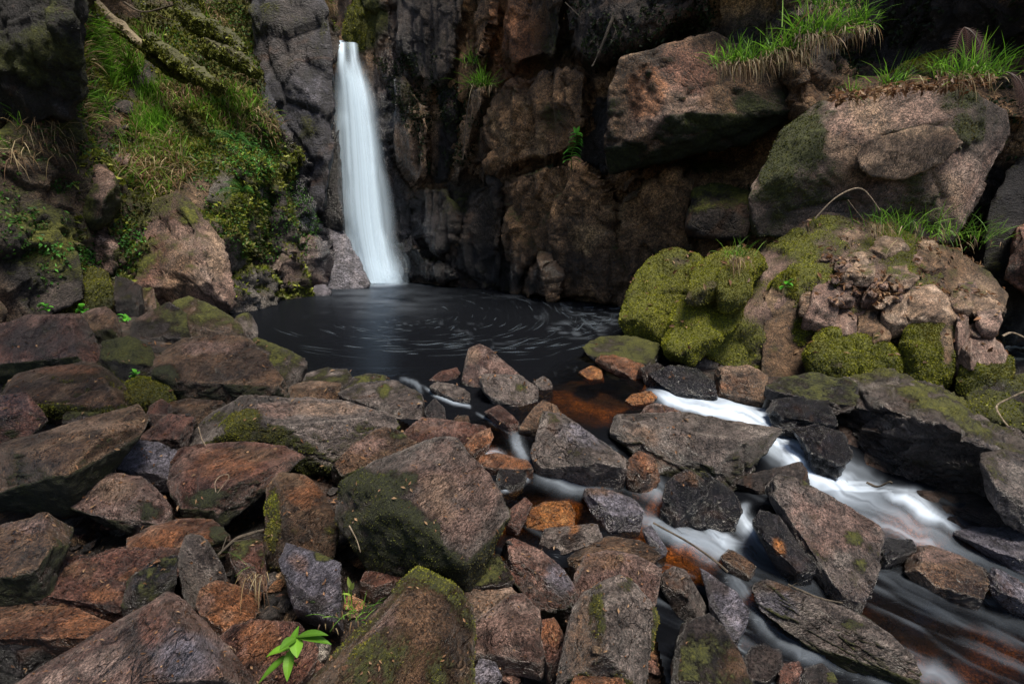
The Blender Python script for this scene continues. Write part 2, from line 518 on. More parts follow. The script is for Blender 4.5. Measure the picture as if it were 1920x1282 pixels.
def stone_points(pts, g, lean=None, th=None, bulge=None, ridge=None, emb=.12, Y0=None):
    pts = [tuple(p) for p in pts]
    xs = [p[0] for p in pts]; ys = [p[1] for p in pts]
    yb, yt = max(ys), min(ys)
    if Y0 is None: Y0 = Yg(yb, g)
    wid = (max(xs) - min(xs)) / FPX * Y0; hgt = (yb - yt) / FPX * Y0
    size = math.sqrt(max(wid * hgt, 1e-4))
    if lean is None: lean = .55 * hgt
    if th is None: th = .75 * size
    if bulge is None: bulge = .22 * size
    cx, cy = sum(xs) / len(xs), sum(ys) / len(ys)
    def lp(x, y): return Y0 + lean * (yb - y) / max(yb - yt, 1)
    out = []
    for p in pts:
        dy = p[2] if len(p) > 2 else 0
        out.append(P(p[0], p[1], lp(p[0], p[1]) + dy))
        x2, y2 = cx + (p[0] - cx) * .82, cy + (p[1] - cy) * .86
        out.append(P(x2, y2, lp(x2, y2) + th + max(dy, 0)))
    if ridge is None:
        rr = random.Random(int(cx * 7 + cy * 13)); wx, hy = max(xs) - min(xs), yb - yt
        k = rr.uniform(.36, .60); tl = rr.uniform(-.16, .16)
        ridge = [(cx - rr.uniform(.2, .34) * wx, yt + (k + tl) * hy, -bulge), (cx + rr.uniform(.2, .34) * wx, yt + (k - tl) * hy, -bulge * rr.uniform(.6, 1.1))]
    for x, y, dy in ridge: out.append(P(x, y, lp(x, y) + dy))
    if emb:
        for p in pts:
            if p[1] > yb - .25 * (yb - yt) - 1:
                a = P(p[0], p[1], lp(p[0], p[1])); a = a.copy(); a[2] -= emb; a[1] += .03; out.append(a)
    return [np.asarray(o, float) for o in out]
def res_for(pts, k=2.6, lo=8, hi=56):
    xs = [p[0] for p in pts]; ys = [p[1] for p in pts]
    e = max(max(xs) - min(xs), max(ys) - min(ys)) * 1024 / 1920
    return int(min(hi, max(lo, e / k)))
OUTC = []
def rock(label, g, pts, pal='grey', name='boulder', cat='boulder', parent=None, lean=None, th=None, bulge=None, ridge=None,
         emb=.12, Y0=None, mat=None, n=None, fuzz=0, group=None, **kw):
    hp = stone_points(pts, g, lean, th, bulge, ridge, emb, Y0)
    v, q, at = rock_mesh(hp, max(7, int((n or res_for(pts)) * .84)), pal=pal, **kw)
    org = np.array([v[:, 0].mean(), v[:, 1].mean(), v[:, 2].min()])
    if parent is not None: org = np.array(parent.location)
    at['col'] = at['col'] * (np.array([.78, .72, .72]) if parent is None else np.array([.88, .82, .78]))
    me = mesh_np(name, v - org, q, at)
    o = obj(name, me, mat or M_ROCK, parent, label, None if parent is not None else cat, group, None, None if parent is not None else org)
    if parent is not None and parent.name.startswith('mossy_outcrop'): OUTC.append((o, v, q, at))
    if fuzz:
        moss_fuzz(o, v, q, at, fuzz)
    return o

# ------------------------------------------------------------------ scatter
def sample(v, q, w, count, rg):
    t = np.concatenate([q[:, [0, 1, 2]], q[:, [0, 2, 3]]]) if q.shape[1] == 4 else q
    a = v[t[:, 0]]; b = v[t[:, 1]]; c = v[t[:, 2]]
    ar = np.linalg.norm(np.cross(b - a, c - a), axis=1) * w[t].mean(1)
    if ar.sum() <= 0: return None
    i = rg.choice(len(t), count, p=ar / ar.sum())
    r1, r2 = np.sqrt(rg.random(count)), rg.random(count)
    p = a[i] * (1 - r1)[:, None] + b[i] * (r1 * (1 - r2))[:, None] + c[i] * (r1 * r2)[:, None]
    n = np.cross(b[i] - a[i], c[i] - a[i]); n /= np.linalg.norm(n, axis=1, keepdims=True) + 1e-12
    return p, n, t[i, 0]
def unit(x): return x / (np.linalg.norm(x, axis=-1, keepdims=True) + 1e-12)
def moss_tris(p, n, ln, wd, col, rg, spread=.8, front=True):
    d = unit(n + rg.normal(0, spread, p.shape) * .6)
    s = unit(np.cross(d, rg.normal(0, 1, p.shape)))
    k = len(p)
    L = (ln * (.5 + rg.random(k)))[:, None]; W = (wd * (.6 + .8 * rg.random(k)))[:, None]
    v = np.stack([p - s * W * .5 - n * L * .25, p + s * W * .5 - n * L * .25, p + d * L], 1).reshape(-1, 3)
    return v, np.arange(3 * k, dtype=np.int32).reshape(-1, 3), np.repeat(col, 3, 0)
def moss_fuzz(o, v, q, at, count, ln=.010, wd=.012, parent=None):
    w = sstep(.45, .75, at['moss'])
    px, py = proj(v); vis = (px > -60) & (px < 1980) & (py > -60) & (py < 1340)
    nr = vnormals(v, q); fc = ((np.array([0, 0, CAM_H]) - v) * nr).sum(1) > -.2
    r = sample(v, q, w * vis * fc, count, RNG)
    if r is None: return
    p, n, i = r
    mb = at['mb'][i][:, None]
    rnd = RNG.random((count, 1))
    col = (1 - mb) * (np.array([.012, .016, .005]) * (1 - rnd) + np.array([.06, .068, .018]) * rnd) + mb * (np.array([.10, .12, .008]) * (1 - rnd) + np.array([.48, .47, .035]) * rnd)
    br_ = sstep(.0, .6, fbm(p * 2.3 + 4, 4, 63))[:, None]; col = col * (1 - .6 * br_) + np.array([.10, .075, .018]) * (.6 + .8 * rnd) * .6 * br_
    D = np.linalg.norm(p - np.array([0, 0, CAM_H]), axis=1).mean()
    vv, qq, cc = moss_tris(p, n, ln * max(D / 5, .5), wd * max(D / 5, .5), col, RNG)
    base = o if o.parent is None else o.parent
    org = np.array(base.location)
    obj("moss", mesh_np("moss", vv - org, qq, dict(col=cc), False), M_MOSS, base, kind="stuff")
UP3 = np.array([0, 0, 1.0])
def blades(p, d0, ln, wd, col, rg, droop=.9, seg=3):
    """grass blades that start along d0 and droop under their own weight"""
    k = len(p)
    L = (np.broadcast_to(ln, (k,)) * (.35 + .95 * rg.random(k) ** 1.3))[:, None]
    s = unit(np.cross(d0, UP3) + rg.normal(0, .28, p.shape))
    W = np.broadcast_to(wd, (k,))[:, None] * (.7 + .6 * rg.random((k, 1)))
    dr = droop * (.4 + .9 * rg.random((k, 1)))
    rows = []; x = p.copy(); d = d0.copy()
    for j in range(seg + 1):
        f = j / seg
        wj = W * (1 - f ** 1.6) * .5 + 1e-4
        rows.append(x - s * wj); rows.append(x + s * wj)
        d = unit(d + np.array([0, 0, -1.0]) * dr * .55)
        x = x + d * L / seg
    v = np.stack(rows, 1).reshape(-1, 3)
    m = 2 * (seg + 1)
    b = (np.arange(k) * m)[:, None]
    q = np.concatenate([b + np.array([2 * j, 2 * j + 1, 2 * j + 3, 2 * j + 2]) for j in range(seg)], 1).reshape(-1, 4).astype(np.int32)
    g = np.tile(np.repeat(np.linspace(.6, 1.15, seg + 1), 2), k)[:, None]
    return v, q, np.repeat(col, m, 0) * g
def leafcards(p, n, ln, wd, col, rg, tilt=.5):
    """small pointed leaves with a folded midrib, lying along the surface normal n"""
    k = len(p)
    nn = unit(n + rg.normal(0, tilt, p.shape))
    u = unit(np.cross(nn, rg.normal(0, 1, p.shape))); w = np.cross(nn, u)
    L = np.broadcast_to(ln, (k,))[:, None] * (.6 + .8 * rg.random((k, 1))); W = np.broadcast_to(wd, (k,))[:, None] * (.6 + .8 * rg.random((k, 1)))
    v = np.stack([p, p + u * L * .45 + w * W * .5 + nn * W * .2, p + u * L - nn * L * .12, p + u * L * .45 - w * W * .5 + nn * W * .2], 1).reshape(-1, 3)
    b = (np.arange(k) * 4)[:, None]
    q = np.concatenate([b + np.array([0, 1, 2]), b + np.array([0, 2, 3])], 1).reshape(-1, 3).astype(np.int32)
    return v, q, np.repeat(col, 4, 0)
def pick(cols, k, rg, jit=.25):
    c = np.array(cols)[rg.integers(0, len(cols), k)]
    return np.clip(c * (1 + rg.normal(0, jit, (k, 1))), .003, .9)
GREEN = [(.11, .27, .02), (.16, .37, .03), (.23, .43, .055), (.07, .18, .018)]
DEAD = [(.36, .27, .14), (.27, .17, .09), (.46, .37, .22), (.16, .09, .05)]
IVY = [(.03, .09, .012), (.05, .14, .02), (.08, .19, .03), (.02, .05, .01)]
LITTER = [(.17, .085, .045), (.24, .13, .07), (.30, .19, .11), (.10, .055, .032)]
def tube(pts, rads, col, sides=7, noise_amp=0.0, seed=1):
    pts = np.array(pts, float); k = len(pts)
    t = np.gradient(pts, axis=0); t = unit(t)
    ref = np.array([0, 0, 1.0]) if abs(t[0] @ np.array([0, 0, 1.0])) < .9 else np.array([1.0, 0, 0])
    s = unit(np.cross(t, ref)); b = np.cross(s, t)
    an = np.linspace(0, 2 * math.pi, sides, endpoint=False)
    r = np.array(rads)[:, None, None]
    v = pts[:, None, :] + r * (np.cos(an)[None, :, None] * s[:, None, :] + np.sin(an)[None, :, None] * b[:, None, :])
    v = v.reshape(-1, 3)
    if noise_amp: v = np.repeat(pts, sides, 0) + (v - np.repeat(pts, sides, 0)) * (1 + .35 * fbm(np.stack([np.repeat(np.arange(k), sides) / 4.0, np.tile(an, k) / 2, np.zeros(k * sides)], 1), 3, seed + int(abs(pts[0, 0]) * 10)))[:, None]
    if noise_amp: v = v + unit(v - np.repeat(pts, sides, 0)) * (noise_amp * fbm(v * 9, 3, seed) )[:, None]
    q = []
    for i in range(k - 1):
        for j in range(sides):
            q.append((i * sides + j, i * sides + (j + 1) % sides, (i + 1) * sides + (j + 1) % sides, (i + 1) * sides + j))
    v = np.concatenate([v, pts[:1], pts[-1:]]); m = k * sides
    for j in range(sides):
        q.append((m, (j + 1) % sides, j, j)); q.append((m + 1, (k - 1) * sides + j, (k - 1) * sides + (j + 1) % sides, (k - 1) * sides + (j + 1) % sides))
    q4 = [x for x in q if len(set(x)) == 4]; q3 = [tuple(x[:3]) for x in q if len(set(x)) == 3]
    tri = [(a, b_, c_) for a, b_, c_, d_ in q4] + [(a, c_, d_) for a, b_, c_, d_ in q4] + q3
    tri = np.array(tri, np.int32)
    cc = np.tile(np.array(col, float), (len(v), 1))
    return v, tri, cc
def spline(pts, n):
    pts = np.array(pts, float); k = len(pts)
    t = np.linspace(0, k - 1, n); i = np.clip(t.astype(int), 0, k - 2); f = (t - i)[:, None]
    p0 = pts[np.maximum(i - 1, 0)]; p1 = pts[i]; p2 = pts[i + 1]; p3 = pts[np.minimum(i + 2, k - 1)]
    return .5 * (2 * p1 + (p2 - p0) * f + (2 * p0 - 5 * p1 + 4 * p2 - p3) * f ** 2 + (3 * p1 - p0 - 3 * p2 + p3) * f ** 3)
def join(parts):
    vs_, qs, cs, o = [], [], [], 0
    for v, q, c in parts:
        vs_.append(v); qs.append(q + o); cs.append(c); o += len(v)
    return np.concatenate(vs_), np.concatenate(qs), np.concatenate(cs)

# ------------------------------------------------------------------ big sheets from a lattice of places
def lattice(cols, rows, Y, nu, nv, X=None, Z=None):
    Y = np.array(Y, float)
    gx = np.interp(np.linspace(0, 1, nu), np.linspace(0, 1, len(cols)), np.arange(len(cols)))
    # even spacing in picture columns / rows
    if X is None: X = np.linspace(cols[0], cols[-1], nu); Z = np.linspace(rows[0], rows[-1], nv)
    nu, nv = len(X), len(Z)
    tmp = np.stack([np.interp(X, cols, Y[r]) for r in range(len(rows))])
    YY = np.stack([np.interp(Z, rows, tmp[:, i]) for i in range(nu)], 1)
    k = 5
    for _ in range(2):
        p_ = np.pad(YY, ((k, k), (0, 0)), 'edge'); YY = sum(p_[j:j + nv] for j in range(2 * k + 1)) / (2 * k + 1)
        p_ = np.pad(YY, ((0, 0), (k, k)), 'edge'); YY = sum(p_[:, j:j + nu] for j in range(2 * k + 1)) / (2 * k + 1)
    XX, ZZ = np.meshgrid(X, Z)
    v = P(XX, ZZ, YY).reshape(-1, 3)
    i = np.arange(nv - 1)[:, None] * nu + np.arange(nu - 1)[None, :]
    q = np.stack([i, i + nu, i + nu + 1, i + 1], -1).reshape(-1, 4).astype(np.int32)
    return v, q
def cliff_sheet(name, v, q, pal, seed, amp=1.0, rib=None, moss=.2, mb=.2, mblobs=None, cblobs=None, wetb=None, soft=None, panels=None, gain=(1, 1, 1)):
    nr = vnormals(v, q)
    if (nr * (np.array([0, 0, CAM_H]) - v)).sum() < 0: q = q[:, ::-1].copy(); nr = -nr
    px, py = proj(v)
    pcol = {}
    if panels:                                   # fracture faces that stand proud of the wall, with open joints round them
        tow = unit((np.array([0, 0, CAM_H]) - v) * np.array([1, 1, 0])); add = np.zeros(len(v)); gv = np.zeros(len(v))
        jx = px + 9 * fbm(v * 1.1 + 31, 3, seed + 41); jy = py + 9 * fbm(v * 1.1 + 57, 3, seed + 43)
        for k, (poly, off_, tx, ty, pal_) in enumerate(panels):
            ins = inpoly(jx, jy, poly); d = np.full(len(v), 1e9)
            for a_, b_ in zip(poly, poly[1:] + poly[:1]):
                ex, ey = b_[0] - a_[0], b_[1] - a_[1]; tt = np.clip(((jx - a_[0]) * ex + (jy - a_[1]) * ey) / (ex * ex + ey * ey + 1e-9), 0, 1)
                d = np.minimum(d, np.hypot(jx - a_[0] - tt * ex, jy - a_[1] - tt * ey))
            mx_, my_ = sum(p[0] for p in poly) / len(poly), sum(p[1] for p in poly) / len(poly)
            h_ = off_ + tx * (jx - mx_) / 60 + ty * (jy - my_) / 60
            add = np.where(ins, np.maximum(h_, .02) * sstep(0, 9, d), add); gv = np.maximum(gv, np.exp(-(d / 4.5) ** 2))
            if pal_: pcol[k] = (ins & (d > 2), pal_)
        v = v + tow * (add - .16 * gv)[:, None]
        nr = vnormals(v, q)
    w = v * np.array([1, 1, .62])
    w = w + .25 * np.stack([fbm(v * .9 + 3, 3, seed), fbm(v * .9 + 7, 3, seed + 1), fbm(v * .9 + 19, 3, seed + 2)], 1)
    f1, e1 = facets(w * .62 + 5, seed, .9)
    f2, e2 = facets(w * 1.7 + 2, seed + 3, .9)
    f3, e3 = facets(w * 4.6 + 2, seed + 5, .9)
    A = np.full(len(v), amp) if soft is None else amp * (1 - .75 * np.clip(blobs(px, py, soft), 0, 1))
    disp = A * (.50 * f1 + .20 * f2 + .075 * f3 + .28 * fbm(v * .7, 3, seed + 7) + .07 * fbm(v * 5, 4, seed + 9, .6)
                - .12 * np.exp(-(e1 / .05) ** 2) - .05 * np.exp(-(e2 / .06) ** 2))
    if rib:
        k = np.clip(blobs(px, py, rib), 0, 1)
        rb = fbm(np.stack([v[:, 0] * 2.2, v[:, 1] * 2.2, v[:, 2] * .16], 1), 4, seed + 31, .55)
        disp = disp * (1 - .5 * k) + k * .27 * rb
    v = v + nr * disp[:, None]
    nr = vnormals(v, q)
    base = fbm(v * 1.3 + 5, 5, seed + 15, .6)
    a, b_, p_ = (np.array(x) for x in PAL[pal])
    t1 = sstep(-.5, .6, fbm(v * .8 + 3, 4, seed + 11))[:, None]; t2 = sstep(.2, .7, fbm(v * 1.4 + 9, 4, seed + 13))[:, None]
    col = a * (1 - t1) + b_ * t1; col = col * (1 - .6 * t2) + p_ * .6 * t2
    for ins_, pal_ in pcol.values():
        c1 = np.array(PAL[pal_][0]) * (1 - t1) + np.array(PAL[pal_][1]) * t1; c1 = c1 * (1 - .6 * t2) + np.array(PAL[pal_][2]) * .6 * t2
        col = np.where(ins_[:, None], c1, col)
    for cx, cy, rx, ry, pn_ in (cblobs or []):
        wg = np.clip(1.3 - ((px - cx) / rx) ** 2 - ((py - cy) / ry) ** 2 + .6 * base, 0, 1)[:, None]
        col = col * (1 - wg) + (np.array(PAL[pn_][0]) * (1 - t1) + np.array(PAL[pn_][1]) * t1) * wg
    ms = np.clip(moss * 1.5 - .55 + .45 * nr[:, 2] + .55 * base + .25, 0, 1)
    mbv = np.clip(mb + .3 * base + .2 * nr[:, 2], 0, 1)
    if mblobs:
        bb = blobs(px, py, mblobs); k = np.clip(np.abs(bb) + .35 * base * (np.abs(bb) > .02), 0, 1)
        ms = np.where(bb > 0, np.maximum(ms, k), ms * (1 - k)); mbv = np.where(bb > 0, np.clip(mbv + .5 * k, 0, 1), mbv)
    wt = np.clip(blobs(px, py, wetb), 0, 1) if wetb else np.zeros(len(v))
    at = dict(col=np.clip(col * np.array(gain), .004, .9), moss=ms, mb=mbv, wet=wt)
    o = obj(name, mesh_np(name, v, q, at), M_CLIFF, kind="structure")
    return o, v, q, at

# ================================================================== SETTING
# ---- water level (z) by place, given on the photograph
ZC = np.array([(450,560,0),(700,530,0),(700,690,0),(900,600,0),(900,690,0),(1100,600,0),(1160,580,0),(1060,700,0),(1170,690,0),(1000,760,-.01),(1120,770,-.01),
 (1215,735,-.01),(900,780,-.015),(820,740,-.01),(1300,760,-.08),(1400,800,-.15),(1480,850,-.25),(1530,900,-.36),(1600,935,-.42),(1740,985,-.48),(1850,1040,-.52),(2000,1090,-.56),
 (930,830,-.05),(960,860,-.09),(1010,900,-.13),(1100,920,-.16),(1200,940,-.20),(1040,980,-.17),(960,990,-.17),(1250,1000,-.25),(1330,1010,-.29),(1400,960,-.30),(1420,1080,-.36),
 (1380,1150,-.38),(1500,1190,-.45),(1620,1260,-.50),(1680,1120,-.50),(1800,1180,-.56),(1900,1280,-.60),(1950,1200,-.58),(1300,1250,-.45),(1150,1100,-.30),(1450,1330,-.5),(1700,1400,-.62),(1050,1200,-.35)], float)
def zwater(px, py):
    px = np.asarray(px, float); py = np.asarray(py, float)
    num = 0; den = 0
    for x, y, z in ZC:
        w = 1.0 / (((px - x) / 60) ** 2 + ((py - y) / 45) ** 2 + .15) ** 2
        num = num + w * z; den = den + w
    return num / den

# ---- ground under everything
g = 60.0
obj("ground", mesh_np("ground", np.array([(-g,-g,-1.6),(g,-g,-1.6),(g,g,-1.6),(-g,g,-1.6)], float), np.array([[0,1,2,3]], np.int32),
    dict(col=np.tile([.05,.04,.03],(4,1)), moss=np.zeros(4), mb=np.zeros(4), wet=np.zeros(4))), M_CLIFF, kind="structure")
# ---- stream bed: one uneven sheet of gravel and silt below water and boulders
def stream_bed():
    nx, ny = 230, 200
    X = np.linspace(-9.5, 9.5, nx); Yv = .15 + 17.5 * np.linspace(0, 1, ny) ** 1.7
    XX, YY = np.meshgrid(X, Yv); p = np.stack([XX, YY, 0 * XX], -1).reshape(-1, 3)
    px, py = proj(p)
    zw = np.where(py < 2500, zwater(np.clip(px, 300, 2200), np.clip(py, 520, 1500)), -.5)
    poly = WATER_POLY
    inside = inpoly(px, py, poly).astype(float)
    pool = (inside > 0) & (py < 700) & (px < 1200)
    depth = np.where(pool, .9 * sstep(0, 1, (700 - py) / 120), .0) + .20 * inside
    z = np.where(inside > 0, zw - depth, np.where(px < 1000, -.17, zw - .04))
    left = sstep(-2.4, -5.5, p[:, 0]) * sstep(3, 6, p[:, 1]); z = z + left * .4 * (inside == 0)
    z = z.reshape(ny, nx)
    for _ in range(3):
        zp = np.pad(z, 1, 'edge'); z = (zp[:-2,1:-1] + zp[2:,1:-1] + zp[1:-1,:-2] + zp[1:-1,2:] + 2*z) / 6
    z = z.ravel()
    z = z + .05 * fbm(p * 2.2, 4, 5) + .03 * facets(p * 5, 8)[0] + .015 * fbm(p * 14, 3, 9)
    p[:, 2] = z
    i = np.arange(ny - 1)[:, None] * nx + np.arange(nx - 1)[None, :]
    q = np.stack([i, i + 1, i + nx + 1, i + nx], -1).reshape(-1, 4).astype(np.int32)
    t = sstep(-.4, .5, fbm(p * 3, 4, 21))[:, None]
    col = np.array([.045, .026, .019]) * (1 - t) + np.array([.016, .012, .010]) * t
    orange = (inside * sstep(-.2, .5, fbm(p * 2.1, 3, 33)))[:, None]
    col = col * (1 - orange) + np.array([.36, .19, .07]) * orange
    obj("stream_bed", mesh_np("stream_bed", p, q, dict(col=col, moss=np.zeros(len(p)), mb=np.zeros(len(p)), wet=np.full(len(p), .5))), M_ROCK, kind="structure")
WATER_POLY = [(430,500),(1330,500),(1330,620),(1240,660),(1280,700),(1460,745),(1660,800),(1780,870),(2350,1000),(2350,1420),(1280,1420),(1230,1180),(1150,1040),(1060,1060),(930,1040),(900,900),(860,850),(760,790),(640,745),(560,700),(430,640)]
stream_bed()

# ---- water: pool, lip, chutes and lower run as one surface
STROKES = [  # white water: points (px,py,halfwidth,strength)
 [(1215,732,10,.15),(1262,748,20,.8),(1330,762,26,1.0),(1400,785,32,1.0),(1455,815,34,1.0),(1490,845,32,.95),(1515,868,30,.95)],
 [(1475,835,26,.9),(1510,870,34,1.0),(1540,900,46,.95),(1590,930,44,.75),(1660,965,36,.5),(1750,1010,36,.4),(1850,1060,36,.3),(1960,1110,36,.25)],
 [(1560,905,18,.6),(1640,930,20,.35),(1700,940,24,.9),(1745,965,30,1.0),(1800,990,24,.45),(1920,1040,26,.3)],
 [(1600,960,18,.3),(1680,995,22,.55),(1760,1030,22,.45),(1880,1090,24,.25)],
 [(965,825,14,.2),(975,850,14,.28),(1000,880,12,.15)],
 [(1010,890,14,.25),(1060,905,26,.40),(1110,915,26,.35),(1170,905,22,.30),(1230,920,26,.45),(1280,950,26,.35)],
 [(1180,950,20,.25),(1230,985,32,.5),(1300,1010,30,.55),(1350,1030,30,.5),(1420,1050,26,.3),(1500,1090,26,.25),(1560,1120,20,.2)],
 [(1400,950,12,.5),(1390,975,22,.85),(1410,1000,24,.8),(1420,1020,20,.5),(1480,1060,18,.3)],
 [(1330,1000,18,.6),(1360,1012,22,.75),(1400,1030,20,.4)],
 [(1380,1080,20,.35),(1400,1130,24,.35),(1440,1170,26,.38),(1510,1210,32,.42),(1580,1240,34,.45),(1650,1265,36,.4),(1720,1300,40,.4)],
 [(1690,1230,26,.2),(1740,1260,34,.45),(1790,1290,34,.4)],
 [(1640,1060,20,.2),(1720,1100,24,.25),(1850,1150,26,.2),(1960,1190,26,.2)],
 [(1840,1105,14,.35),(1880,1130,18,.6),(1940,1160,20,.5)],
 [(930,925,4,.3),(960,915,4,.6),(990,900,4,.5)],
 [(795,725,3,.2),(815,740,3,.5),(850,756,3,.5),(880,761,3,.4)],
 [(895,775,3,.2),(930,797,3,.5),(950,808,3,.5),(975,800,3,.3)],
 [(755,718,6,.15),(780,725,7,.2),(786,738,6,.1)],
 [(905,845,8,.3),(925,850,9,.5),(945,860,8,.3)],
]
FLOW = [(700,540,.1,.2),(800,620,.6,.5),(1000,640,1,.25),(1150,700,.8,.5),(1250,745,1,.3),(1400,790,1,.35),(1500,860,.7,.7),(1600,935,1,.45),(1800,1010,1,.45),(1000,890,.6,.5),(1150,930,1,.15),(1300,1000,1,.4),(1400,1060,.8,.6),(1450,1170,.8,.45),(1600,1240,1,.35),(1750,1120,1,.4),(1850,1250,1,.45)]
def build_water():
    st = 3.4
    X = np.concatenate([np.arange(425, 1990, st), np.arange(1990, 2356, 9.0)]); Z = np.concatenate([np.arange(512, 600, 2.3), np.arange(600, 1424, st)])
    XX, ZZ = np.meshgrid(X, Z)
    px, py = XX.ravel(), ZZ.ravel()
    zw = zwater(px, py); zw = np.where(py < 690, np.maximum(zw, -.004), zw)
    # silk runs along the strokes of white water
    wobx = 7 * fbm(np.stack([px / 40, py / 40, 0 * px], 1), 3, 71); woby = 7 * fbm(np.stack([px / 40, py / 40, 0 * px + 9], 1), 3, 72)
    foam = np.zeros(len(px)); al = px * .9 + py * .43; ac = -px * .43 + py * .9
    bestd = np.full(len(px), 3.0)
    for si, s in enumerate(STROKES):
        s = np.array(s, float); best = np.zeros(len(px)); run = 0.0
        thin = s[:, 2].max() < 7
        k = 0 if thin else 1
        qx, qy = px + k * wobx, py + k * woby
        for a, b in zip(s[:-1], s[1:]):
            d = b[:2] - a[:2]; L = math.hypot(*d)
            tt = ((qx - a[0]) * d[0] + (qy - a[1]) * d[1]) / L ** 2; t = np.clip(tt, 0, 1)
            sg = (-(qx - a[0]) * d[1] + (qy - a[1]) * d[0]) / L
            dist = np.hypot(qx - a[0] - t * d[0], (qy - a[1] - t * d[1]))
            hw = a[2] + t * (b[2] - a[2]); stg = a[3] + t * (b[3] - a[3])
            best = np.maximum(best, stg * np.exp(-(dist / hw) ** 2 * 1.3))
            m = (dist / hw < bestd) & (not thin)
            bestd = np.where(m, dist / hw, bestd)
            ac = np.where(m, sg / hw * 24 + 100 * si, ac); al = np.where(m, run + t * L, al)
            run += L
        foam = np.maximum(foam, best)
    streak = fbm(np.stack([ac / 10, al / 150, 0 * al], 1), 3, 77, .5)
    fine = fbm(np.stack([ac / 4, al / 90, 0 * al + 5], 1), 2, 79, .6)
    soft = foam.copy()
    gal, gac = px * .9 + py * .43, -px * .43 + py * .9
    gst = fbm(np.stack([gac / 16, gal / 170, 0 * gal], 1), 3, 93, .5)
    lowf = (.0 + .05 * sstep(-.1, .8, gst)) * sstep(880, 960, py) * sstep(900, 1000, px)
    foam = np.where((py > 880) & (px < 1500), foam ** 1.8 * .85, np.where(py > 925, foam ** 2.1 * .85, foam ** 1.25))
    foam = np.clip(foam * (.80 + .42 * streak + .22 * fine), 0, .96)
    foam = np.maximum(foam, lowf)
    # drifting foam flecks on the pool
    cx, cy = 800.0, 640.0
    rr = np.hypot((px - cx) / 2.2, (py - cy)); th = np.arctan2(py - cy, (px - cx) / 2.2)
    rr2 = rr + 10 * fbm(np.stack([px / 90, py / 45, 0 * px + 3], 1), 3, 81)
    arcs = fbm(np.stack([rr2 / 3.4, th * 2.6, 0 * px], 1), 3, 83, .55)
    patch = fbm(np.stack([px / 75, py / 28, 0 * px + 7], 1), 3, 85)
    zone = blobs(px, py, [(820, 600, 240, 80, 1), (900, 660, 260, 40, .9), (1130, 600, 70, 40, .8)])
    fl = sstep(.30, .75, arcs) * sstep(-.1, .6, patch) * np.clip(zone, 0, 1) * sstep(-.3, .5, vn2(px, py, 14, 7)) * .04
    dots = fbm(np.stack([px / 24, py / 3.0, 0 * px + 2], 1), 2, 87)
    br = np.clip(blobs(px, py, [(1115, 582, 62, 11, 1), (1085, 618, 50, 17, 1), (1135, 600, 42, 10, .8), (960, 645, 40, 5, .5), (930, 557, 130, 4, .45)]), 0, 1)
    fl = np.maximum(fl, br * sstep(.0, .9, dots) * .06)
    foam = np.maximum(foam, fl * (py < 720))
    # splash apron under the fall
    ap = np.exp(-(((px - 712) / 32) ** 2 + ((py - 527) / 7) ** 2)); foam = np.maximum(foam, np.clip(ap * 1.3, 0, .96))
    ap2 = np.exp(-(((px - 715) / 85) ** 2 + ((py - 545) / 40) ** 2)) * (.6 + .5 * fbm(np.stack([px / 40, py / 5, 0 * px], 1), 3, 91)); foam = np.maximum(foam, np.clip(.09 * ap2, 0, 1))
    # depth of view into the brown water
    deep = np.ones(len(px))
    sh = blobs(px, py, [(1150, 715, 110, 45, .75), (1060, 760, 120, 40, .5), (1200, 750, 80, 30, .6), (1010, 960, 130, 60, 1), (930, 830, 70, 45, .9), (1150, 930, 130, 50, .75), (1280, 1030, 140, 60, .8),
        (1640, 1010, 240, 70, .75), (1480, 1150, 120, 70, .6), (1650, 1190, 190, 80, .55), (1880, 1080, 160, 70, .6), (1750, 1230, 190, 90, .4), (1850, 1180, 150, 90, .4), (1560, 1255, 120, 40, .6)])
    deep = np.clip(1 - sh, 0.05, 1)
    rip = np.clip(np.where(py < 690, .35, 1.0), 0, 1)
    bump = np.where(py > 690, 1, 0) * (.030 * soft * sstep(0, .5, soft) + .008 * gst * sstep(690, 760, py))
    v = G(px, py, zw); v[:, 2] += bump
    nx, ny = len(X), len(Z)
    i = np.arange(ny - 1)[:, None] * nx + np.arange(nx - 1)[None, :]
    q = np.stack([i, i + nx, i + nx + 1, i + 1], -1).reshape(-1, 4).astype(np.int32)
    inside = inpoly(px, py, WATER_POLY)
    q = q[inside[q].any(1)]
    used = np.unique(q); mp_ = np.zeros(len(v), np.int32); mp_[used] = np.arange(len(used))
    obj("water", mesh_np("water", v[used], mp_[q], dict(foam=foam[used], deep=deep[used], rip=rip[used])), M_WATER, kind="structure")
def vn2(px, py, a, b): return vnoise(np.stack([px / a, py / b, 0 * px], 1), 41)
build_water()

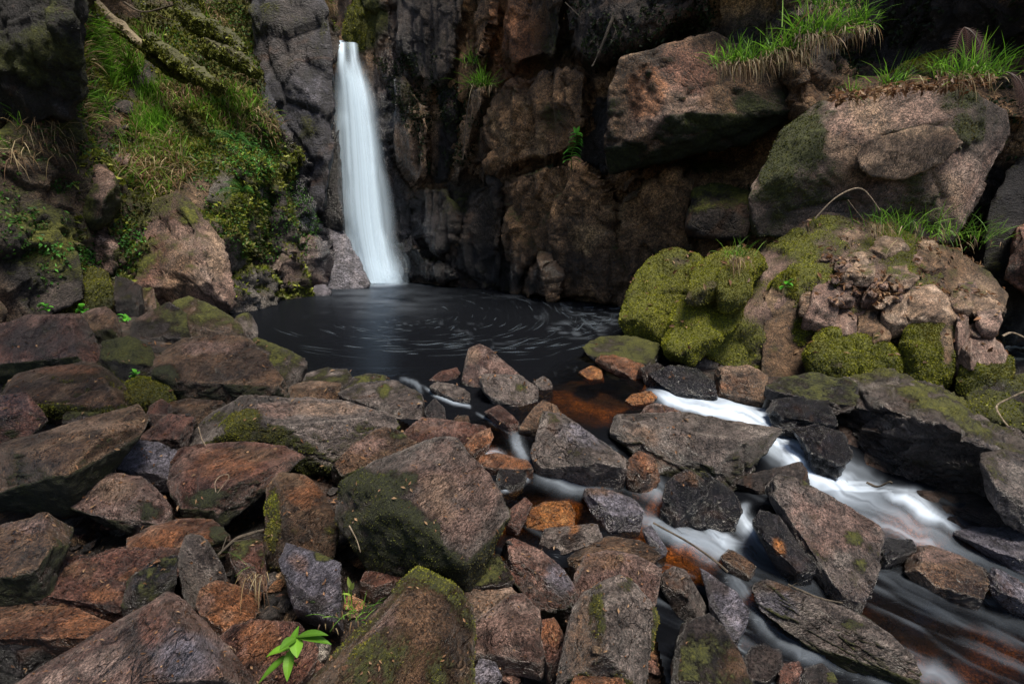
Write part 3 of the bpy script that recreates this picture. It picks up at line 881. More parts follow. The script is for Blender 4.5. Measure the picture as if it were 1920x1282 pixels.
# ---- left bank and the cliff left of the fall
cols = [-900,-300,-60,80,150,170,240,320,400,480,540,600,620,634]
rows = [-340,-250,0,100,200,300,400,500,600,680]
YL = [[5,7.0,8.2,9.0,9.6,13.8,15.2,15.6,15.6,15.2,15.3,15.6,16.4,17.4],
      [5,6.9,8.0,8.9,9.4,13.2,15.0,15.5,15.5,15.0,15.2,15.5,16.3,17.2],
      [5,6.8,7.9,8.7,9.3,12.6,14.2,14.7,14.9,14.8,15.0,15.4,16.0,17.0],
      [5,6.8,7.8,8.6,9.1,11.6,13.2,13.6,13.8,14.3,14.8,15.3,15.9,16.8],
      [5,6.7,7.7,8.4,8.9,10.4,11.9,12.2,12.3,12.9,14.3,15.0,15.7,16.6],
      [5,6.6,7.5,8.1,8.6,9.1,10.2,10.7,10.9,11.7,13.3,14.5,15.5,16.4],
      [4.8,6.4,7.2,7.8,8.3,8.6,9.3,9.8,10.1,11.2,12.7,14.2,15.4,16.2],
      [4.6,6.1,6.9,7.5,8.1,8.3,8.9,9.4,9.8,10.9,12.3,14.0,15.3,16.1],
      [4.4,5.9,6.6,7.2,7.8,8.0,8.5,9.1,9.6,10.5,11.8,13.6,15.2,16.0],
      [4.2,5.6,6.2,6.8,7.4,7.6,8.1,8.8,9.4,10.2,11.4,13.3,15.0,16.0]]
v, q = lattice(cols, rows, YL, 340, 300)
LPAN = [([(385,440),(398,345),(440,305),(506,318),(512,400),(506,476),(450,500),(410,500)], .42, .1, -.15, 'grey'),
 ([(512,478),(512,350),(532,292),(563,264),(588,310),(600,400),(598,436),(556,470)], .40, .1, -.2, 'dark'),
 ([(436,600),(432,512),(470,482),(512,494),(536,540),(520,590),(470,606)], .55, .1, -.1, 'grey'),
 ([(520,570),(514,496),(548,446),(590,436),(622,480),(618,552),(566,572)], .55, .1, -.15, 'pink'),
 ([(468,312),(474,285),(490,264),(506,290),(508,312),(490,322)], .3, 0, 0, 'pink')]
LEFT = cliff_sheet("bank_left", v, q, 'brown', 301, amp=.62, moss=.42, mb=.22, panels=LPAN,
  soft=[(300,200,160,150,.6),(230,120,90,110,.6)],
  mblobs=[(460,400,60,70,.8),(475,465,40,28,1),(520,300,60,80,.75),(340,230,130,100,1),(210,110,60,90,1),(430,60,70,70,1),(320,60,90,50,.9),(400,150,90,40,1),(220,300,60,60,.6),(120,500,80,60,.6),(560,540,40,30,.4),(70,90,90,110,-.3),(560,150,60,160,-.75),(270,170,45,50,-.6),(215,210,25,50,-.7),(600,400,40,120,-.8)],
  cblobs=[(555,170,85,200,'blue'),(620,350,45,220,'blue'),(70,90,95,130,'black'),(340,470,80,80,'pink'),(200,460,30,50,'pink'),(80,500,120,120,'dark'),(270,160,50,50,'dark'),(480,520,60,60,'grey')],
  wetb=[(600,330,60,260,.8),(560,200,60,180,.35)])
# ---- cliff to the right of the fall and all along the right side
cols = [560,600,640,656,668,700,760,850,960,1060,1170,1300,1420,1500,1600,1750,1920,2300,3000,4200]
wy = [17.6,17.5,17.4,17.2,16.9,16.6,15.8,14.4,12.9,11.7,10.6,9.8,9.2,8.9,8.6,8.2,7.6,7.0,6.6,6.2]
rows = [-1000,-250,-60,40,80,105,200,300,400,500,560,640]
off = [-.6,-.5,-.3,-.2,-.1,-.1,0,.25,.35,.3,.2,.0]
YR = [[w + o for w in wy] for o in off]
for r in (0,1,2,3):
    for k, yy in ((0, 22), (1, 21.5), (2, 21), (3, 20)): YR[r][k] = yy
YR[4][0:4] = [19, 19, 18.6, 18.2]
for r in range(12):                                    # overhang and hollow on the right
    for k, c in enumerate(cols):
        if 1250 < c < 1500 and rows[r] in (200, 300): YR[r][k] += .9
        if 1550 < c < 2000 and rows[r] < 150: YR[r][k] += 1.4
v, q = lattice(cols, rows, YR, 0, 0, np.concatenate([np.linspace(560, 1960, 500), np.linspace(1985, 4200, 36)]), np.concatenate([np.linspace(-1000, -40, 40), np.linspace(-34, 640, 265)]))
PANELS = [
 ([(952,560),(950,430),(959,345),(1019,308),(1076,310),(1128,332),(1142,369),(1148,440),(1146,560)], .62, .05, -.12, 'brown'),
 ([(1150,580),(1146,402),(1163,376),(1205,350),(1260,329),(1300,340),(1310,365),(1300,460),(1280,580)], .5, -.05, -.1, 'brown'),
 ([(880,318),(893,240),(925,181),(962,141),(1040,120),(1100,150),(1104,200),(1096,240),(1075,300),(1000,306),(942,335)], .42, .06, .1, 'brown'),
 ([(845,330),(862,260),(872,190),(905,168),(922,182),(900,240),(884,318),(868,345)], .5, 0, .05, 'tan'),
 ([(722,165),(745,145),(767,150),(790,190),(803,240),(815,330),(785,356),(751,320),(729,255)], .5, .1, .05, 'tan'),
 ([(880,-90),(938,-90),(932,60),(924,128),(900,136),(882,60)], .45, 0, .05, 'brown'),
 ([(944,-90),(1044,-90),(1046,60),(1034,114),(970,134),(938,100)], .35, .05, .05, 'orange'),
 ([(735,-90),(800,-90),(872,-90),(872,60),(850,150),(806,180),(770,140),(735,90)], .3, .05, .1, 'dark'),
 ([(770,440),(776,380),(800,350),(840,345),(862,390),(858,450),(815,475)], .45, 0, 0, 'dark'),
 ([(866,535),(866,420),(880,352),(925,335),(944,350),(946,430),(944,545)], .25, 0, -.1, 'dark'),
 ([(735,528),(742,470),(766,440),(800,480),(850,500),(860,532)], .55, 0, -.2, 'blue'),
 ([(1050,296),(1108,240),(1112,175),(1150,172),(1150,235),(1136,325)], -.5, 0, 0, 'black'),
 ([(1060,-90),(1180,-90),(1330,-90),(1330,40),(1240,95),(1175,108),(1115,140),(1052,110)], .35, 0, .12, 'dark'),
 ([(985,560),(990,500),(1015,470),(1045,500),(1060,565)], .95, 0, -.15, 'brown'),
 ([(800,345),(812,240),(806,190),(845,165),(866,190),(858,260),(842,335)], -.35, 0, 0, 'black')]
RIGHT = cliff_sheet("cliff_right", v, q, 'brown', 401, amp=.46, moss=.24, mb=.12, panels=PANELS, gain=(1.5, 1.35, 1.12),
  rib=[(760,180,90,220,1),(860,100,110,180,.9),(1000,120,160,190,.55),(780,430,100,120,.8),(960,490,160,80,.6)],
  mblobs=[(690,45,38,60,1),(1000,160,160,120,.35),(760,180,50,60,.35),(1270,480,60,30,.5)],
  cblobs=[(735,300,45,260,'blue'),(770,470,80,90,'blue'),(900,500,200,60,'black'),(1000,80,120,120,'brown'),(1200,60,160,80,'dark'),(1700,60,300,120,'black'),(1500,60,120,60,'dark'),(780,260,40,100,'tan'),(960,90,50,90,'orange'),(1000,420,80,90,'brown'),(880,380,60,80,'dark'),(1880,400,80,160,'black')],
  wetb=[(735,300,60,300,.8),(770,470,90,110,.7),(950,510,250,50,.6)])
# far rim above the fall
v, q = lattice([420,560,660,900], [-600,-200,0,120], [[24]*4,[23.5]*4,[23]*4,[22]*4], 60, 60)
FAR = cliff_sheet("hill_far", v, q, 'dark', 501, amp=.8, moss=.7, mb=.35)

# ---- waterfall
def waterfall():
    path = spline([(648,76,17.2),(649,84,16.5),(652,110,16.25),(662,170,16.15),(670,240,16.05),(677,320,15.95),(683,400,15.85),(693,470,15.75),(704,520,15.65),(707,531,15.6)], 180)
    half = np.interp(path[:, 1], [76,84,105,140,190,240,320,400,470,530], [24,24,24,28,34,38,41,44,43,41])
    root = thing("waterfall", "tall narrow white waterfall plunging into the dark pool", "waterfall", tuple(P(706, 528, 15.8)))
    org = np.array(root.location)
    for layer, (wk, dy, den, sd) in enumerate([(1.0, 0, .96, 3), (.80, -.22, .55, 13), (.5, -.40, .45, 23), (1.28, .2, .40, 33)]):
        nu = 72
        u = np.linspace(-1, 1, nu)
        U, I = np.meshgrid(u, np.arange(len(path)))
        t = I / (len(path) - 1); yy = path[I, 1]
        side = np.where(U > 0, 9.0, 0.0)
        wob = 1 + .13 * fbm(np.stack([t.ravel() * 6, 0 * t.ravel() + sd, side.ravel()], 1), 3, sd).reshape(t.shape)
        X = path[I, 0] + U * half[I] * wk * wob
        D = path[I, 2] + dy - .35 * wk * np.sqrt(np.maximum(1 - U * U, 0))
        fan = (X - 650) / 40.0
        s = fbm(np.stack([(U * 2.2 + .5 * t).ravel(), (t * 1.5).ravel(), 0 * t.ravel() + sd], 1), 3, sd + 1, .5).reshape(t.shape)
        s2 = fbm(np.stack([(U * 9 + 1.5 * t).ravel(), (t * 1.3).ravel(), 0 * t.ravel() + sd], 1), 2, sd + 2, .5).reshape(t.shape)
        e = np.clip((1 - np.abs(U)) / .48, 0, 1); edge = e * e * (3 - 2 * e)
        e2 = np.clip((1 - np.abs(U)) / .14, 0, 1)
        edge = np.where(yy < 105, e2, edge * np.clip((yy - 105) / 40, 0, 1) + e2 * (1 - np.clip((yy - 105) / 40, 0, 1)))
        f = den * edge * (.95 + .5 * s + .22 * s2)
        # two jets leave the lip with dark rock between, then merge
        jet = np.exp(-(((X - 640) / 5) ** 2)) + .9 * np.exp(-(((X - (660 + (yy - 80) * .08)) / 4.5) ** 2)) + .22
        m = np.clip((yy - 112) / 34, 0, 1)
        f = f * (m + (1 - m) * np.clip(jet, 0, 1))
        if layer: f = f * np.clip((yy - 95) / 60, 0, 1)
        f = f + .30 * edge * np.clip((yy - 480) / 45, 0, 1)
        f = f * np.clip((1 - t) / .012, 0, 1) ** .5
        v = P(X, yy, D).reshape(-1, 3)
        i = np.arange(len(path) - 1)[:, None] * nu + np.arange(nu - 1)[None, :]
        q = np.stack([i, i + nu, i + nu + 1, i + 1], -1).reshape(-1, 4).astype(np.int32)
        obj("falling_water", mesh_np("falling_water", v - org, q, dict(foam=np.clip(f, 0, .96).ravel())), M_FALL, root)
    # spray and churned foam at the foot: soft nested mounds
    for k, (rx, rz, al) in enumerate([(66, 90, .16), (54, 60, .24), (42, 36, .36), (33, 18, .6)]):
        ang = np.linspace(0, 2 * math.pi, 40, endpoint=False); ph = np.linspace(0, .5 * math.pi, 14)
        A, H = np.meshgrid(ang, ph)
        wob = 1 + .22 * fbm(np.stack([np.cos(A).ravel() * 1.5, np.sin(A).ravel() * 1.5, H.ravel() * 1.5 + k], 1), 3, 5 + k).reshape(A.shape)
        c = P(710, 529, 15.6); sc = 15.6 / FPX
        v = np.stack([c[0] + rx * sc * np.cos(A) * np.cos(H) * wob, c[1] + rx * sc * .8 * np.sin(A) * np.cos(H) * wob, .01 + rz * sc * np.sin(H) * wob], -1)
        f = al * (1 - np.sin(H)) ** .8 * (1 + .4 * fbm(v.reshape(-1, 3) * 4, 3, 3).reshape(A.shape)) + al * .15
        i = np.arange(13)[:, None] * 40; j = np.arange(40)[None, :]; j2 = (j + 1) % 40
        q = np.stack([i + j, i + j2, i + 40 + j2, i + 40 + j], -1).reshape(-1, 4).astype(np.int32)
        f = f * np.clip(1.15 - np.sin(H), 0, 1)
        obj("spray", mesh_np("spray", v.reshape(-1, 3) - org, q, dict(foam=np.clip(f, 0, .8).ravel())), M_FALL, root)
waterfall()

# drifting foam: thin curved trails on the pool
def foam_trails():
    rr = np.random.default_rng(21); vs_, qs, fs, o = [], [], [], 0
    for k in range(230):
        if k < 130:
            cx, cy = 770, 590; rx = rr.uniform(50, 330); ry = rx * rr.uniform(.22, .30); a0 = rr.uniform(-.9, 2.5); al = rr.uniform(.06, .35)
        elif k < 200:
            cx, cy = 1120, 560 + rr.uniform(-6, 6); rx = rr.uniform(20, 90); ry = rr.uniform(18, 60); a0 = rr.uniform(.5, 2.6); al = rr.uniform(.1, .5)
        else:
            cx, cy = 960, 560; rx = rr.uniform(150, 260); ry = rr.uniform(60, 120); a0 = rr.uniform(.4, 1.7); al = rr.uniform(.08, .3)
        n = 14; t = a0 + np.linspace(0, al, n)
        w = 4 * fbm(np.stack([t * 4 + k, 0 * t, 0 * t + k], 1), 3, 11)
        x = cx + (rx + w) * np.cos(t); y = cy + (ry + .4 * w) * np.sin(t)
        if (x < 500).any() or (x > 1250).any() or (y < 530).any() or (y > 700).any(): continue
        hw = rr.uniform(.35, .8) * (1 + .5 * fbm(np.stack([t * 9, 0 * t + k, 0 * t], 1), 2, 13)) * np.sin(np.linspace(.05, 3.09, n)) + .05
        a = G(x, y - hw, .006); b = G(x, y + hw, .006)
        vs_.append(np.stack([a, b], 1).reshape(-1, 3))
        i = np.arange(n - 1)[:, None] * 2 + o; qs.append(np.concatenate([i, i + 1, i + 3, i + 2], 1)); o += 2 * n
        fs.append(np.full(2 * n, rr.uniform(.012, .075)))
    obj("foam_trails", mesh_np("foam_trails", np.concatenate(vs_), np.concatenate(qs).astype(np.int32), dict(foam=np.concatenate(fs))), M_FALL, kind="stuff", label="thin white foam trails drifting in arcs over the dark pool", cat="foam")
foam_trails()

# ================================================================== CLIFF BLOCKS (parts of the right cliff and the left bank)
RC, LB = RIGHT[0], LEFT[0]
def block(par, Y0, pts, pal, **kw):
    kw.setdefault('mat', M_CLIFF); kw.setdefault('emb', 0); kw.setdefault('th', 1.6); kw.setdefault('lean', .35)
    kw.setdefault('name', 'block'); kw.setdefault('rough', 1.0); kw.setdefault('cuts', 4); kw.setdefault('faces', 4); kw.setdefault('bulge', .3); kw.setdefault('n', res_for(pts, 3.2, 10, 64))
    if par is RC:
        mx, my = sum(p[0] for p in pts) / len(pts), sum(p[1] for p in pts) / len(pts)
        pts = [(mx + (p[0] - mx) * 1.10, my + (p[1] - my) * 1.08) for p in pts]; Y0 = Y0 + .25
    return rock(None, 0, pts, pal, parent=par, Y0=Y0, **kw)
block(RC, 9.3, [(1140,322),(1147,235),(1160,160),(1177,117),(1227,112),(1280,94),(1340,67),(1350,150),(1407,174),(1481,188),(1445,235),(1395,258),(1280,284),(1210,304)], 'brown', lean=-.3, moss=.18, mode='side', mb=.1, cblobs=[(1260,220,90,60,'pink'),(1290,120,60,50,'red'),(1210,180,40,50,'orange')], ridge=[(1250,200,-.45),(1380,225,-.5),(1180,250,-.35)], mblobs=[(1440,190,60,26,.8)])
block(RC, 8.9, [(1290,440),(1293,399),(1307,355),(1347,347),(1407,364),(1402,400),(1396,450)], 'dark', moss=.5, mode='top', mb=.45, lean=.6, mblobs=[(1325,365,32,18,.9)], cblobs=[(1375,362,30,6,'pink')])
block(RC, 16.3, [(650,50),(666,22),(684,-30),(730,-40),(722,50),(714,96),(692,104),(662,88)], 'dark', moss=.95, mode='all', mb=.75, groove=.1, fuzz=5000, puff=2)
block(RC, 9.0, [(1340,165),(1345,100),(1400,40),(1500,-20),(1620,-40),(1640,40),(1560,80),(1440,125)], 'dark', moss=.4, mode='top', mb=.3, lean=.4, th=2)
block(RC, 8.2, [(1640,180),(1690,140),(1765,95),(1775,110),(1760,150),(1700,185)], 'dark', moss=.8, mode='top', mb=.4, lean=.3, th=.8, fuzz=2500)
block(RC, 7.2, [(1800,600),(1830,480),(1900,330),(2000,250),(2080,350),(2080,640),(1900,640)], 'black', moss=.35, mode='all', mb=.1)
block(RC, 6.4, [(1880,520),(1905,430),(1990,400),(2080,430),(2080,560),(1950,560)], 'red', moss=.3, mode='all', mb=.1)
# left bank faces
block(LB, 8.9, [(235,560),(250,430),(290,378),(345,348),(392,400),(425,465),(445,560),(430,594),(360,582),(290,575)], 'pink', lean=1.1, moss=.30, mode='top', mb=.45, faces=4, rough=1.7, ridge=[(345,400,-.45),(395,450,-.40),(300,470,-.3),(425,570,-.25),(270,540,-.3)], cblobs=[(405,465,26,50,'tan'),(335,520,50,70,'brown'),(280,500,30,60,'red')], mblobs=[(335,390,60,30,.8),(262,470,30,50,.6),(390,480,12,10,.4)])
block(LB, 8.6, [(158,470),(165,425),(190,405),(215,440),(225,500),(205,520),(180,500)], 'pink', lean=.5, moss=.2, mode='side', mb=.3)
block(LB, 8.4, [(150,400),(165,310),(195,300),(215,330),(225,380),(205,420),(170,430)], 'brown', lean=.5, moss=.45, mode='side', mb=.25, cblobs=[(195,350,25,45,'pink')], mblobs=[(130,380,50,60,.6)])
block(LB, 9.6, [(150,300),(165,280),(230,282),(248,292),(235,315),(195,310)], 'pink', lean=.7, moss=.25, mode='top', mb=.6, th=.8)
block(LB, 11.2, [(205,215),(202,195),(230,186),(252,192),(250,212),(228,220)], 'dark', lean=.5, th=.5, name='step')
block(LB, 10.9, [(205,250),(206,232),(232,228),(246,238),(242,255)], 'dark', lean=.4, th=.5, name='step')
block(LB, 14.0, [(585,545),(592,470),(603,408),(640,432),(668,475),(696,532),(690,543),(640,549)], 'slate', lean=1.2, moss=.1, mode='all', wet=.35, ridge=[(640,490,-.35)])
block(LB, 8.0, [(-40,210),(-40,-80),(60,-90),(158,-80),(157,80),(153,185),(120,215),(50,230)], 'black', lean=-.2, moss=.45, mode='all', mb=.05, n=56, groove=.06)
block(LB, 13.9, [(490,260),(478,120),(470,20),(480,-80),(590,-80),(612,30),(624,140),(628,300),(618,400),(585,420),(560,300)], 'blue', lean=.4, moss=.22, mode='all', mb=.25, n=64, th=2, wet=.15, cblobs=[(540,60,60,80,'dark')])
block(LB, 14.9, [(592,430),(600,300),(636,240),(640,380),(646,440),(620,450)], 'black', lean=.4, wet=.7)
block(LB, 7.4, [(-60,560),(-40,450),(20,400),(100,430),(150,470),(165,560),(80,600)], 'dark', lean=.8, moss=.55, mode='top', mb=.25, cblobs=[(60,410,70,20,'red')])
block(LB, 7.9, [(0,330),(20,290),(70,280),(110,300),(100,340),(40,350)], 'grey', lean=.6, moss=.4, mode='side', mb=.25)
block(LB, 8.2, [(60,260),(75,185),(100,180),(150,230),(160,270),(110,290)], 'dark', lean=.6, moss=.5, mode='side', mb=.3)

# ================================================================== UPPER RIGHT BOULDER
ub = thing("overhanging_boulder", "huge pink and green boulder under the fern ledge, upper right", "boulder", tuple(P(1640, 440, 7.4)))
rock(None, 0, [(1400,440),(1406,370),(1428,312),(1468,241),(1511,200),(1558,190),(1615,178),(1716,164),(1783,150),(1850,168),(1885,200),(1895,250),(1850,310),(1820,330),(1815,390),(1790,450),(1600,450)], 'pink', name='body', parent=ub, Y0=7.3, lean=.55, th=1.6, emb=0,
     ridge=[(1700,300,-.45),(1560,330,-.35),(1780,330,-.35),(1640,200,-.1)], moss=.14, mode='side', mb=.15, n=74, rough=.6, mat=M_CLIFF, fuzz=5000,
     mblobs=[(1500,260,60,60,.9),(1455,310,34,70,.9),(1540,215,40,26,.45),(1655,230,16,30,.6),(1440,400,70,60,.45),(1580,380,90,50,.55),(1575,320,30,24,.6),(1830,230,55,60,.5),(1790,190,40,26,.4)],
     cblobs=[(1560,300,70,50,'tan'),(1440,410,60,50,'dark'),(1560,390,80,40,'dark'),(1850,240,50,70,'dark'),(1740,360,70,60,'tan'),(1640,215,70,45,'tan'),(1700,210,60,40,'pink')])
rock(None, 0, [(1606,296),(1620,268),(1670,252),(1733,232),(1780,240),(1800,268),(1768,306),(1693,338),(1626,330)], 'tan', name='slab', parent=ub, Y0=6.90, faces=2, lean=.42, th=.7, emb=0, cblobs=[(1690,285,90,50,'tan')], mat=M_CLIFF, rough=.8)

# ================================================================== MOSSY OUTCROP
oc = thing("mossy_outcrop", "broad mossy rock outcrop with pink fractured blocks beside the chute", "outcrop", tuple(P(1500, 715, 5.4)))
def ob(Y0, pts, pal, name='block', **kw):
    kw.setdefault('emb', .1); kw.setdefault('rough', .8)
    return rock(None, 0, pts, pal, name=name, parent=oc, Y0=Y0, **kw)
ob(5.9, [(1300,690),(1330,560),(1400,470),(1480,432),(1560,404),(1640,408),(1700,440),(1790,472),(1850,520),(1880,590),(1870,700),(1700,720),(1500,715)], 'pink', name='core', lean=1.5, th=1.6, n=72, moss=.42, mode='top', mb=.55, cblobs=[(1680,440,120,40,'tan'),(1620,520,60,60,'pink')], mblobs=[(1340,590,90,90,.9),(1450,445,90,34,1),(1570,418,80,18,.9),(1500,470,50,30,.7),(1640,430,60,20,.5),(1830,500,40,24,.6)], fuzz=10000)
ob(6.3, [(1160,605),(1172,560),(1195,515),(1222,485),(1265,470),(1310,478),(1345,520),(1350,590),(1320,640),(1260,660),(1190,640)], 'brown', name='mossy_block', lean=1.0, th=1.5, moss=.82, mode='all', mb=.72, sharp=130, rough=1.0, faces=4, cuts=4, fuzz=22000, puff=.4, n=72)
ob(5.55, [(1238,640),(1262,575),(1300,552),(1350,548),(1396,558),(1392,600),(1350,640),(1300,672),(1255,668)], 'brown', name='mossy_block', lean=.7, th=1.0, moss=.85, mode='all', mb=.75, sharp=130, rough=1.0, faces=3, cuts=4, fuzz=15000, puff=.4, ridge=[(1310,590,-.12),(1290,640,-.05)], cblobs=[])
ob(5.65, [(1340,545),(1350,505),(1385,500),(1408,515),(1410,550),(1390,575),(1350,575)], 'brown', name='mossy_block', lean=.4, th=.8, moss=.9, mode='all', mb=.65, sharp=14, fuzz=5000, puff=1.5)
ob(5.85, [(1290,560),(1300,500),(1360,465),(1420,470),(1440,500),(1400,540)], 'brown', name='mossy_block', lean=.7, th=.9, moss=.85, mode='all', mb=.7, sharp=130, rough=1.0, faces=3, cuts=4, fuzz=10000, puff=.4)
ob(5.75, [(1417,600),(1425,560),(1450,525),(1490,508),(1510,545),(1518,600),(1500,650),(1530,695),(1475,722),(1424,715)], 'brown', name='column', lean=.75, th=1.0, moss=.25, mode='top', mb=.5, mblobs=[(1490,530,28,40,1),(1505,610,22,40,.9),(1460,525,30,26,.8)], cblobs=[(1455,640,40,60,'brown')], fuzz=7000)
ob(5.95, [(1300,690),(1330,645),(1365,612),(1395,622),(1405,690),(1350,705)], 'grey', lean=.6, th=.7, moss=.1, wet=.2)
pk = [(5.82,[(1512,598),(1528,544),(1555,529),(1572,564),(1560,600),(1535,606)],'pink',0),(5.72,[(1563,628),(1566,581),(1582,572),(1602,595),(1604,628),(1585,636)],'pink',.15),
      (5.74,[(1607,632),(1612,590),(1628,572),(1645,578),(1646,632)],'brown',.15),(5.78,[(1652,606),(1660,570),(1676,536),(1702,550),(1700,606),(1675,616)],'tan',.2),
      (5.72,[(1700,604),(1709,544),(1750,540),(1796,580),(1795,615),(1750,622)],'tan',.1),(5.92,[(1570,560),(1572,532),(1590,520),(1604,536),(1600,562)],'pink',.1),
      (5.96,[(1620,560),(1630,520),(1645,512),(1652,545),(1648,565)],'pink',0),(5.95,[(1585,516),(1600,500),(1635,498),(1636,516),(1610,522)],'tan',.2),
      (5.62,[(1640,636),(1646,598),(1662,600),(1668,632)],'brown',.2),(5.88,[(1498,560),(1505,540),(1520,545),(1518,575),(1504,580)],'tan',.1)]
for Y0, pts, pal, mo in pk:
    mx, my = sum(p[0] for p in pts) / len(pts), sum(p[1] for p in pts) / len(pts)
    pts = [(mx + (p[0] - mx) * 1.22, my + (p[1] - my) * 1.18) for p in pts]
    ob(Y0 + .05, pts, pal, lean=.42, th=.5, moss=mo, mode='top', mb=.6, rough=1.1)
for k in range(16):                                     # rubble wedged in the fractured hollow
    x, y = random.uniform(1555, 1690), random.uniform(520, 575); r = random.uniform(7, 15)
    pts = [(x + r * random.uniform(.7, 1.2) * math.cos(a), y + r * .8 * random.uniform(.7, 1.2) * math.sin(a)) for a in (.2, 1.2, 2.3, 3.3, 4.3, 5.4)]
    ob(6.12 - (y - 520) * .004, pts, random.choice(['pink', 'pink', 'tan', 'red']), name='fragment', lean=.05, th=.12, emb=0, rough=1.2, n=7)
ob(5.45, [(1500,690),(1510,640),(1545,605),(1575,622),(1600,640),(1650,628),(1690,660),(1700,715),(1640,735),(1560,725)], 'brown', name='mossy_block', lean=.55, th=.8, moss=.95, mode='all', mb=.55, sharp=10, rough=1.4, fuzz=17000, puff=1.8)
ob(5.40, [(1690,700),(1693,620),(1715,592),(1760,588),(1790,600),(1788,690),(1770,735),(1720,730)], 'brown', name='mossy_block', lean=.5, th=.8, moss=.95, mode='all', mb=.45, fuzz=11000, sharp=12, puff=1.5, mblobs=[(1778,640,14,50,-.9)])
ob(5.75, [(1775,560),(1790,540),(1840,555),(1832,580),(1800,585)], 'tan', lean=.4, th=.6, moss=.2, mode='top', mb=.5)
ob(5.5, [(1826,610),(1830,581),(1877,578),(1880,600),(1872,622),(1850,625)], 'pink', lean=.3, th=.6)
ob(5.3, [(1800,668),(1816,618),(1850,622),(1880,645),(1892,664),(1862,680),(1820,680)], 'pink', lean=.5, th=.6)
ob(5.15, [(1800,725),(1806,670),(1850,668),(1895,668),(1898,700),(1880,728),(1840,735)], 'dark', name='mossy_block', lean=.35, th=.7, moss=.95, mode='all', mb=.35, fuzz=6000, puff=1.6)
ob(6.3, [(1730,490),(1760,465),(1795,470),(1850,510),(1890,552),(1880,600),(1830,580),(1790,540),(1770,520)], 'brown', lean=.7, th=1.0, moss=.3, mode='top', mb=.5, cblobs=[(1830,540,40,30,'tan')])
ob(5.55, [(1790,640),(1795,590),(1815,585),(1820,640),(1810,690),(1793,700)], 'pink', lean=.2, th=.5)
def surfY(px, py):
    best = 9.0
    for o, v, q, at in OUTC:
        x, y = proj(v); m = (abs(x - px) < 9) & (abs(y - py) < 9)
        if m.any(): best = min(best, v[m, 1].min())
    return best
ro = random.Random(4)
spots = [(x, y, ro.uniform(20, 36)) for x, y in [(1545,475),(1600,448),(1665,470),(1715,485),(1765,520),(1815,540),(1850,580),(1690,525),(1610,490),(1505,530),(1755,575),(1640,428),(1740,462),(1580,500),(1830,620)]]
for x, y, r in spots:
    a0 = ro.uniform(0, 6.28); k = ro.choice([4, 5, 5, 6])
    pts = [(x + r * ro.uniform(.8, 1.25) * math.cos(a0 + 6.28 * j / k), y + r * .72 * ro.uniform(.8, 1.2) * math.sin(a0 + 6.28 * j / k)) for j in range(k)]
    ob(surfY(x, y) - .02, pts, ro.choice(['pink', 'tan', 'pink', 'brown', 'tan']), lean=.30, th=.4, emb=0, moss=ro.choice([0, .05, .12, .2]), mode='top', mb=.55, rough=.9)
ob(6.6, [(1620,470),(1640,440),(1690,445),(1710,470),(1660,490)], 'tan', lean=.4, th=.5, moss=.2, mode='top', mb=.5)
ob(6.5, [(1700,500),(1720,465),(1760,478),(1780,510),(1740,520)], 'brown', lean=.4, th=.5, moss=.2, mode='top', mb=.5)
ob(6.1, [(1650,530),(1665,500),(1700,495),(1712,530),(1690,545)], 'tan', lean=.3, th=.5, moss=.4, mode='top', mb=.6)

